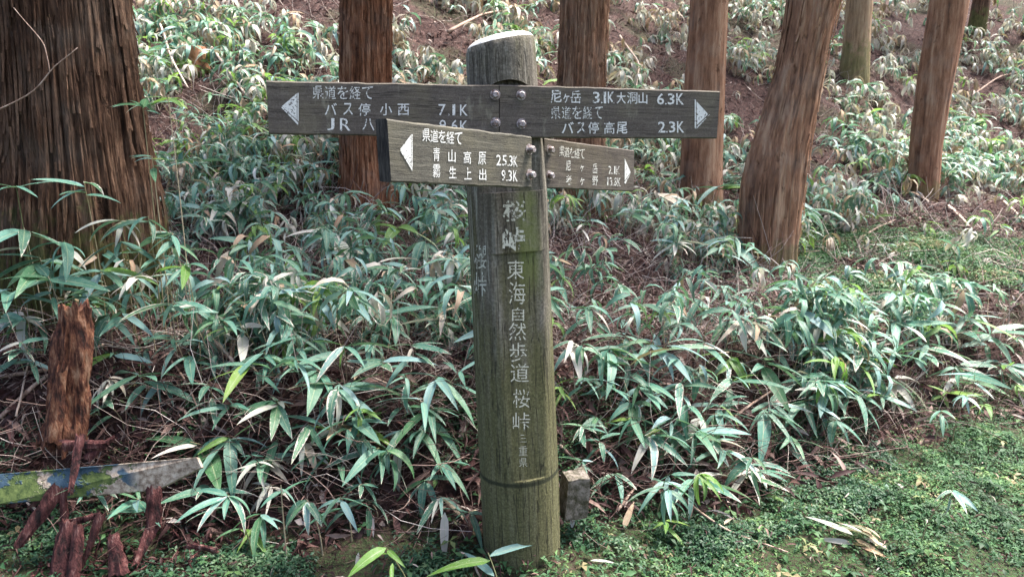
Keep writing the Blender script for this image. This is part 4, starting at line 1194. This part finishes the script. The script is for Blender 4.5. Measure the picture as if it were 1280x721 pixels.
# ------------------------------------------------------------------ lower left: rotten stump, plank, red wood pieces
def jagged(name, a, b, wpx, Yoff, mat, seed, nseg=22, rows=16, taper=(1, 1), spike=0.05, flat=1.0, label=None, cat=None, group=None, lift=0.0, rough=0.16):
    """splintered length of wood between two photo points on the ground plane distance given"""
    A, B = a, b
    rs = np.random.RandomState(seed)
    n = rows
    path = np.array([A + (B - A) * k / (n - 1) for k in range(n)])
    dep = float(to_px((A + B) / 2)[2]); r = wpx * dep / FPX / 2
    T_ = (B - A) / np.linalg.norm(B - A)
    side = np.cross(T_, [0, 1.0, 0]); side /= np.linalg.norm(side); back = np.cross(side, T_)
    V = []
    for i_ in range(n):
        f = i_ / (n - 1)
        for j_ in range(nseg):
            t = math.tau * j_ / nseg
            c, s_ = math.cos(t), math.sin(t)
            q = r * (taper[0] + (taper[1] - taper[0]) * f) * (1 + rough * 2 * float(vnoise(c * 2.5, s_ * 2.5, f * 3, seed)) + rough * float(vnoise(c * 7, s_ * 7, f * 9, seed + 3)))
            p = path[i_] + side * c * q + back * s_ * q * flat
            if i_ in (0, n - 1):
                k = 1 if i_ else -1
                p = p + T_ * k * spike * (abs(float(vnoise(c * 3, s_ * 3, 1, seed + 6))) * 2)
            V.append(p)
    V = np.array(V)
    base = np.array([A[0], A[1], A[2]])
    V = V - base
    F = []
    for i_ in range(n - 1):
        for j_ in range(nseg):
            F.append((i_ * nseg + j_, i_ * nseg + (j_ + 1) % nseg, (i_ + 1) * nseg + (j_ + 1) % nseg, (i_ + 1) * nseg + j_))
    k = len(V)
    V = np.vstack([V, path[0] - base + T_ * 0.01, path[-1] - base - T_ * 0.01])
    for j_ in range(nseg):
        F.append(((j_ + 1) % nseg, j_, k)); F.append(((n - 1) * nseg + j_, (n - 1) * nseg + (j_ + 1) % nseg, k + 1))
    me = bpy.data.meshes.new(name); me.from_pydata(V.tolist(), [], F); me.materials.append(mat)
    me.polygons.foreach_set('use_smooth', np.ones(len(F), bool)); me.set_sharp_from_angle(angle=R(40))
    o = link(name, me, None, tuple(base))
    tag(o, label, cat, group)
    return o
jagged('rotten_stump', at(82, 552, 2.30), at(93, 388, 2.34), 40, 0, M['rot'], 7, 40, 40, (1.25, 0.95), 0.022, 0.8,
       'splintered orange rotten stump standing left of the bank', 'stump', rough=0.2)
jagged('rotten_wood', at(66, 545, 2.24), at(76, 470, 2.26), 20, 0, M['rot'], 17, 18, 14, (1, .6), 0.03, 0.7,
       'upright orange splinter against the left side of the rotten stump', 'wood piece', 'rotten wood pieces')
REDS = [((72, 612), (25, 679), 20, 'slanting red slab, leftmost of the rotten pieces under the plank', 2.10, 2.05, (1, .5)),
        ((80, 612), (80, 650), 11, 'small upright red splinter right below the mossy part of the plank', 2.10, 2.08, (.8, .9)),
        ((77, 656), (117, 645), 11, 'short red piece lying level under the plank', 2.08, 2.08, (.9, .7)),
        ((85, 655), (74, 728), 26, 'long upright red piece with pale crust at the bottom edge', 2.06, 2.00, (.8, 1)),
        ((98, 660), (92, 726), 16, 'narrow red piece against the crusted upright piece', 2.04, 1.99, (.7, 1)),
        ((126, 645), (103, 706), 13, 'narrow red splinter leaning right of the crusted upright piece', 2.06, 2.02, (.9, .4)),
        ((192, 612), (192, 655), 19, 'small squared red block under the right part of the plank', 2.12, 2.09, (1, .9)),
        ((191, 658), (171, 702), 15, 'red piece slanting down left under the squared block', 2.09, 2.03, (1, .5)),
        ((142, 672), (148, 716), 22, 'low broad red chunk near the bottom edge, left of the slanting piece', 2.04, 1.99, (.7, 1)),
        ((235, 681), (269, 687), 9, 'small red piece lying alone right of the other red pieces', 2.06, 2.05, (.8, .8)),
        ((100, 548), (89, 612), 12, 'dark red strip of rotten wood draped across the plank', 2.15, 2.07, (1, .5)),
        ((82, 556), (129, 556), 13, 'dark red rotten lump between stump and plank', 2.20, 2.20, (1, .8)),
        ((112, 570), (140, 548), 10, 'thin dark red shard behind the top edge of the plank', 2.20, 2.22, (1, .5))]
for k, (a, b, wd, lab, ya, yb, tp) in enumerate(REDS):
    jagged('rotten_wood', at(*a, ya), at(*b, yb), wd, 0, M['rot_red'], 100 + k, 18, 14, tp, 0.012, 0.5, lab, 'wood piece', 'rotten wood pieces', rough=0.2)

rs = np.random.RandomState(91)
n = 420
x = rs.uniform(-1.45, -0.85, n); y = rs.uniform(1.92, 2.3, n)
D = np.stack([rs.normal(0, 1, n), rs.normal(0, 1, n), rs.normal(0, .5, n)], -1)
o = sticks('rotten_crumbs', np.stack([x, y, ground(x, y) + rs.uniform(0.0, .02, n)], -1), D, rs.uniform(.012, .06, n), rs.uniform(.002, .008, n), rs.rand(n), M['rot_red'], 0.05, seed=92)
tag(o, 'crumbs of dark red rotten wood scattered under the plank', 'wood crumbs', kind='stuff')

def plank_mat():
    b = NB('peeling_painted_plank')
    uv = b.n('ShaderNodeTexCoord').outputs['UV']
    n1 = b.noise(uv, 60, 5, 0.7); n2 = b.noise(b.scale(uv, (1, 1.6, 1)), 11, 3, 0.5, 3.3); n3 = b.noise(b.scale(uv, (1, 1.5, 1)), 13, 5, 0.7, 8.1)
    sep = b.n('ShaderNodeSeparateXYZ'); b.l(uv, sep.inputs[0])
    base = b.ramp(n1, [(0.38, (0.15, 0.11, 0.08)), (0.5, (0.33, 0.27, 0.21)), (0.62, (0.48, 0.42, 0.34))])
    x = sep.outputs[0]
    inblue = b.math('MULTIPLY', b.maprange(x, 0.46, 0.42), 1.0)
    blue = b.math('MULTIPLY', b.maprange(n2, 0.50, 0.53), inblue)
    col = b.mix(blue, base, b.ramp(n1, [(0.3, (0.025, 0.055, 0.085)), (0.7, (0.055, 0.095, 0.13))]))
    band = b.math('ADD', n3, b.math('SUBTRACT', 0.12, b.math('ABSOLUTE', b.math('MULTIPLY', b.math('SUBTRACT', x, 0.25), 0.9))))
    mossf = b.maprange(band, 0.52, 0.57)
    col = b.mix(mossf, col, b.ramp(n1, [(0.35, (0.03, 0.055, 0.015)), (0.65, (0.13, 0.17, 0.05))]))
    b.bsdf(col, 0.75, b.bump(b.math('ADD', n1, b.math('MULTIPLY', mossf, 2)), 0.5, 0.006), 0.3)
    return b.m
# plank: five-cornered board end, real thickness
pl = [at(-70, 602, 2.12), at(0, 592, 2.12), at(120, 582, 2.12), at(246, 571, 2.14), at(252, 584, 2.14), at(196, 612, 2.12), at(0, 630, 2.08), at(-70, 640, 2.08)]
pl = np.array(pl); cen = pl.mean(0)
nn = np.cross(pl[3] - pl[0], pl[7] - pl[0]); nn /= np.linalg.norm(nn)
if nn[1] > 0: nn = -nn
V = np.vstack([pl, pl - nn * 0.02]); m = len(pl)
F = [tuple(range(m)), tuple(range(2 * m - 1, m - 1, -1))] + [(q, m + q, m + (q + 1) % m, (q + 1) % m) for q in range(m)]
uvs = []
for f in F:
    for q in f: uvs.append(((V[q][0] - pl[0][0]) * 0.75, (V[q][2] - cen[2]) * 0.75))
me = bpy.data.meshes.new('painted_plank'); me.from_pydata((V - cen).tolist(), [], F); me.materials.append(plank_mat())
l = me.uv_layers.new(name='UVMap'); l.data.foreach_set('uv', np.array(uvs, np.float32).ravel())
o = link('painted_plank', me, None, tuple(cen)); md = o.modifiers.new('bevel', 'BEVEL'); md.width = 0.002; md.segments = 2
tag(o, 'fallen plank with peeling white and blue paint and green moss', 'plank')

# small stone block by the post
bm_v = []
sc0 = at(718, 617, 2.22)
rs = np.random.RandomState(3)
import bmesh
bm = bmesh.new(); bmesh.ops.create_cube(bm, size=1); bmesh.ops.subdivide_edges(bm, edges=bm.edges[:], cuts=5, use_grid_fill=True)
for v in bm.verts:
    c = v.co
    c.x *= 0.076; c.y *= 0.07; c.z *= 0.14
    q = np.array(c) * 30
    d = float(vnoise(q[0], q[1], q[2], 5)) * 0.004 + float(vnoise(q[0] * 3, q[1] * 3, q[2] * 3, 6)) * 0.002
    v.co = c * (1 + d * 22)
me = bpy.data.meshes.new('stone_block'); bm.to_mesh(me); bm.free(); me.materials.append(M['stone'])
o = link('stone_block', me, None, tuple(sc0)); o.rotation_euler = (0.05, 0.04, 0.25)
tag(o, 'small squared pale stone standing right of the foot of the post', 'stone')

# ------------------------------------------------------------------ branches and sticks one can tell apart
def branch(name, pts, r, mat, label, h=0.03, seed=0, cat='branch', group='dead branches on the slope', Y=None, subs=()):
    P = [hit(px, py, h) if Y is None else at(px, py, Y) for px, py in pts]
    P = np.array(P)
    if len(P) == 2: P = np.array([P[0], (P[0] + P[1]) / 2 + [0, 0, 0.01], P[1]])
    t = np.linspace(0, len(P) - 1, 14)
    path = np.stack([np.interp(t, np.arange(len(P)), P[:, k]) for k in range(3)], -1)
    rs = np.random.RandomState(seed)
    path[1:-1] += rs.normal(0, r * .5, (12, 3))
    for _ in range(2): path[1:-1] = (path[:-2] + 2 * path[1:-1] + path[2:]) / 4
    base = path[0].copy()
    me = mesh_tube(name, path - base, np.linspace(r, r * .55, 14), 9, mat, lambda th, z, rad: rad * 0.12 * vnoise(np.cos(th) * 2, np.sin(th) * 2, z * 30, seed))
    o = link(name, me, None, tuple(base))
    return tag(o, label, cat, group)
BR = [([(228, 372), (258, 415), (292, 452)], .009, 'branch_pale', 'long bare tan branch slanting down right in the bamboo left of the post', .10),
      ([(0, 522), (45, 480), (122, 428)], .009, 'branch', 'grey branch leaning up right beside the rotten stump', .06),
      ([(0, 470), (60, 462), (130, 430)], .008, 'branch', 'dark branch lying left behind the rotten stump', .05),
      ([(318, 408), (326, 370), (332, 348)], .014, 'branch_pale', 'short upright split orange brown wood piece above the middle of the bank', .08),
      ([(160, 385), (230, 470), (250, 520)], .005, 'branch', 'thin dark branch crossing the hollow right of the stump', .05),
      ([(240, 415), (330, 402)], .006, 'branch', 'thin level branch crossing the long tan branch', .08),
      ([(925, 315), (1000, 283), (1022, 276)], .012, 'branch', 'dark branch lying at the foot of the mound right of the leaning trunk', .03),
      ([(1085, 292), (1120, 275)], .010, 'branch', 'short brown stick on the mound left of the slim right trunk', .03),
      ([(1186, 258), (1212, 284)], .016, 'branch_pale', 'thick pale stick slanting down right beyond the slim right trunk', .03),
      ([(1147, 238), (1160, 254)], .016, 'branch_pale', 'pale broken stick leaning at the foot of the slim right trunk', .05),
      ([(1255, 252), (1280, 278)], .013, 'branch_pale', 'pale stick slanting down right at the right edge', .03),
      ([(1040, 318), (1075, 330), (1110, 350)], .010, 'branch', 'thin reddish stick on the bare litter below the mound', .02),
      ([(690, 455), (720, 505), (748, 548)], .006, 'branch', 'thin dark root slanting down from the middle of the post', .03),
      ([(700, 556), (735, 590), (752, 620)], .006, 'branch', 'thin dark branch hanging over the small stone block', .05),
      ([(770, 640), (800, 600), (820, 560)], .005, 'branch', 'thin dark branch curving up in the hollow right of the stone', .05),
      ([(900, 535), (960, 490), (1010, 470)], .006, 'branch', 'thin brown branch under the bamboo right of the post', .08),
      ([(840, 610), (900, 660), (985, 690)], .005, 'branch', 'thin stem trailing over the moss left of the pale dead bundle', .02),
      ([(1000, 425), (1080, 432), (1150, 425)], .006, 'branch', 'red brown stem running level under the right hand bamboo', .12),
      ([(575, 690), (592, 700), (600, 721)], .005, 'branch_pale', 'short pale stick left of the foot of the post', .02),
      ([(300, 510), (380, 440), (440, 400)], .004, 'branch', 'long thin stem slanting up right through the middle bamboo', .10),
      ([(20, 520), (45, 420)], .004, 'branch_pale', 'thin pale stem standing left of the rotten stump', .10),
      ([(430, 455), (560, 520)], .004, 'branch_pale', 'thin pale stem slanting down towards the post', .08)]
BR += [([(560, 40), (600, 18), (640, 12)], .018, 'branch', 'grey fallen branch high on the slope left of the top of the post', .15),
      ([(265, 60), (300, 110), (345, 150)], .012, 'branch_pale', 'pale cane slanting down right above the left tip of the upper board', .2),
      ([(775, 45), (800, 80), (795, 110)], .012, 'branch_pale', 'thin pale curved cane between the trunks above the upper right board', .25),
      ([(1085, 130), (1120, 170), (1135, 200)], .012, 'branch', 'dark fallen branch left of the slim right trunk', .1),
      ([(1215, 120), (1250, 95), (1280, 90)], .014, 'branch', 'brown fallen branch on the slope at the right edge', .15),
      ([(200, 30), (215, 75), (235, 110)], .010, 'branch_pale', 'thin pale cane standing close to the small cut stump', .3)]
for k, (pts, r, mt, lab, h) in enumerate(BR): branch('dead_branch', pts, r, M[mt], lab, h, 200 + k)
# leafless twig in front of the big trunk
branch('bare_twig', [(-20, 145), (40, 118), (66, 85), (97, 60)], .0026, M['branch'], 'thin forked leafless twig crossing in front of the big left trunk', 0, 300, 'twig', None, 2.6)
branch('bare_twig', [(62, 90), (56, 55), (17, 10)], .002, M['branch'], 'finer curved twig rising across the big left trunk', 0, 301, 'twig', None, 2.62)

# cut stumps up the slope
def stump(px, py, wpx, hpx, label):
    c = hit(px, py, 0.02); dep = float(to_px(c)[2])
    r = wpx * dep / FPX / 2; h = hpx * dep / FPX
    path = np.array([[0, 0, -0.3], [0, 0, 0], [0, 0, h * .5], [0, 0, h * .9], [0, 0, h]])
    me = mesh_tube('cut_stump', path, np.array([1.3, 1.2, 1.05, 1, .93]) * r, 24, M['cut'], lambda th, z, rad: rad * .1 * vnoise(np.cos(th) * 2, np.sin(th) * 2, z, 4))
    o = link('cut_stump', me, None, (c[0], c[1], c[2]))
    tag(o, label, 'stump')
stump(248, 90, 24, 30, 'small reddish cut stump up the slope right of the big left trunk')
stump(232, 92, 0.1, 1, None) if False else None

# pale bundle of dead leaves at lower right, and single fallen leaves
def fallen(px, py, lpx, az, kind, label, h=0.02, sh=0, pitch=0.1, roll=0.0, group='fallen pale leaves'):
    c = hit(px, py, h); dep = float(to_px(c)[2]); L = lpx * dep / FPX
    o = link('fallen_leaf', leaf_mesh(sh, kind), None, tuple(c))
    o.scale = (L, L, L); o.rotation_euler = (roll, pitch, R(az))
    tag(o, label, 'fallen leaf', group)
bund = empty('dead_leaf_bundle', tuple(hit(1070, 680, 0.0)))
tag(bund, 'bundle of pale dried bamboo leaves lying on the moss at lower right', 'dead leaves')
for k in range(16):
    o = link('leaf', leaf_mesh(random.choice([0, 2, 4, 9]), random.choice(['dry', 'pale', 'dry'])), bund)
    L = random.uniform(.08, .17); o.scale = (L, L * .9, L)
    o.location = (random.uniform(-.06, .05), random.uniform(-.06, .10), random.uniform(.02, .06))
    o.rotation_euler = (random.uniform(-1, 1), random.uniform(-.1, .4), R(random.choice([115, 130, 280, 300, 320]) + random.uniform(-20, 20)))
FL = [(500, 560, 62, 255, 'pale', 'long whitish leaf hanging at the foot of the bank left of the post', .17, 5, 1.2),
      (556, 640, 66, 268, 'pale', 'upright hanging white leaf just left of the foot of the post', .12, 0, 1.45),
      (455, 615, 34, 200, 'pale', 'small white leaf on the dark herbs below the bank', .04, 0, .2),
      (448, 690, 30, 265, 'pale', 'white leaf standing in herbs at the bottom left of the post', .04, 0, 1.2),
      (715, 660, 40, 75, 'pale', 'pale pointed leaf below the small stone block', .03, 0, -1.0),
      (780, 660, 40, 60, 'dry', 'tan pointed leaf lying right of the stone block', .03, 1, -.5),
      (738, 700, 34, 350, 'pale', 'white leaf lying flat between post foot and stone', .02, 0, .1),
      (1108, 604, 28, 250, 'edged', 'small white two-tipped leaf on the moss, left one', .03, 0, .6),
      (1118, 602, 34, 310, 'pale', 'small white two-tipped leaf on the moss, right one', .03, 0, .5),
      (915, 440, 30, 200, 'dry', 'yellowish dead leaf in the litter right of the post', .03, 1, .1),
      (845, 262, 26, 200, 'green', 'yellow leaf cluster right of the lower right board', .15, 1, .1),
      (275, 695, 26, 180, 'pale', 'pale leaf near the bottom edge right of red wood', .02, 0, .1),
      (430, 600, 30, 300, 'dry', 'tan leaf curled at the toe of the bank', .03, 2, .1),
      (905, 655, 30, 45, 'dry', 'tan leaf at the moss edge left of the dead bundle', .03, 2, .0)]
for px, py, lp, az, kd, lab, h, sh, pt in FL: fallen(px, py, lp, az, kd, lab, h, sh, pt)

# alike plants that got one wording share a group of their own
n_dup = 0
ORD = ['leftmost', 'second from left', 'third from left', 'fourth from left', 'fifth from left', 'sixth from left']
for lab, os_ in LABELS.items():
    if len(os_) > 1:
        n_dup += len(os_)
        os_.sort(key=lambda o: float(to_px(np.array(o.location))[0]))
        for k, o in enumerate(os_):
            o['label'] = lab + (', the left one' if k == 0 else ', the right one') if len(os_) == 2 else lab + ', ' + ORD[min(k, 5)]
print('plants', len(PLANTS), 'sharing', n_dup, 'objects', len(bpy.data.objects))
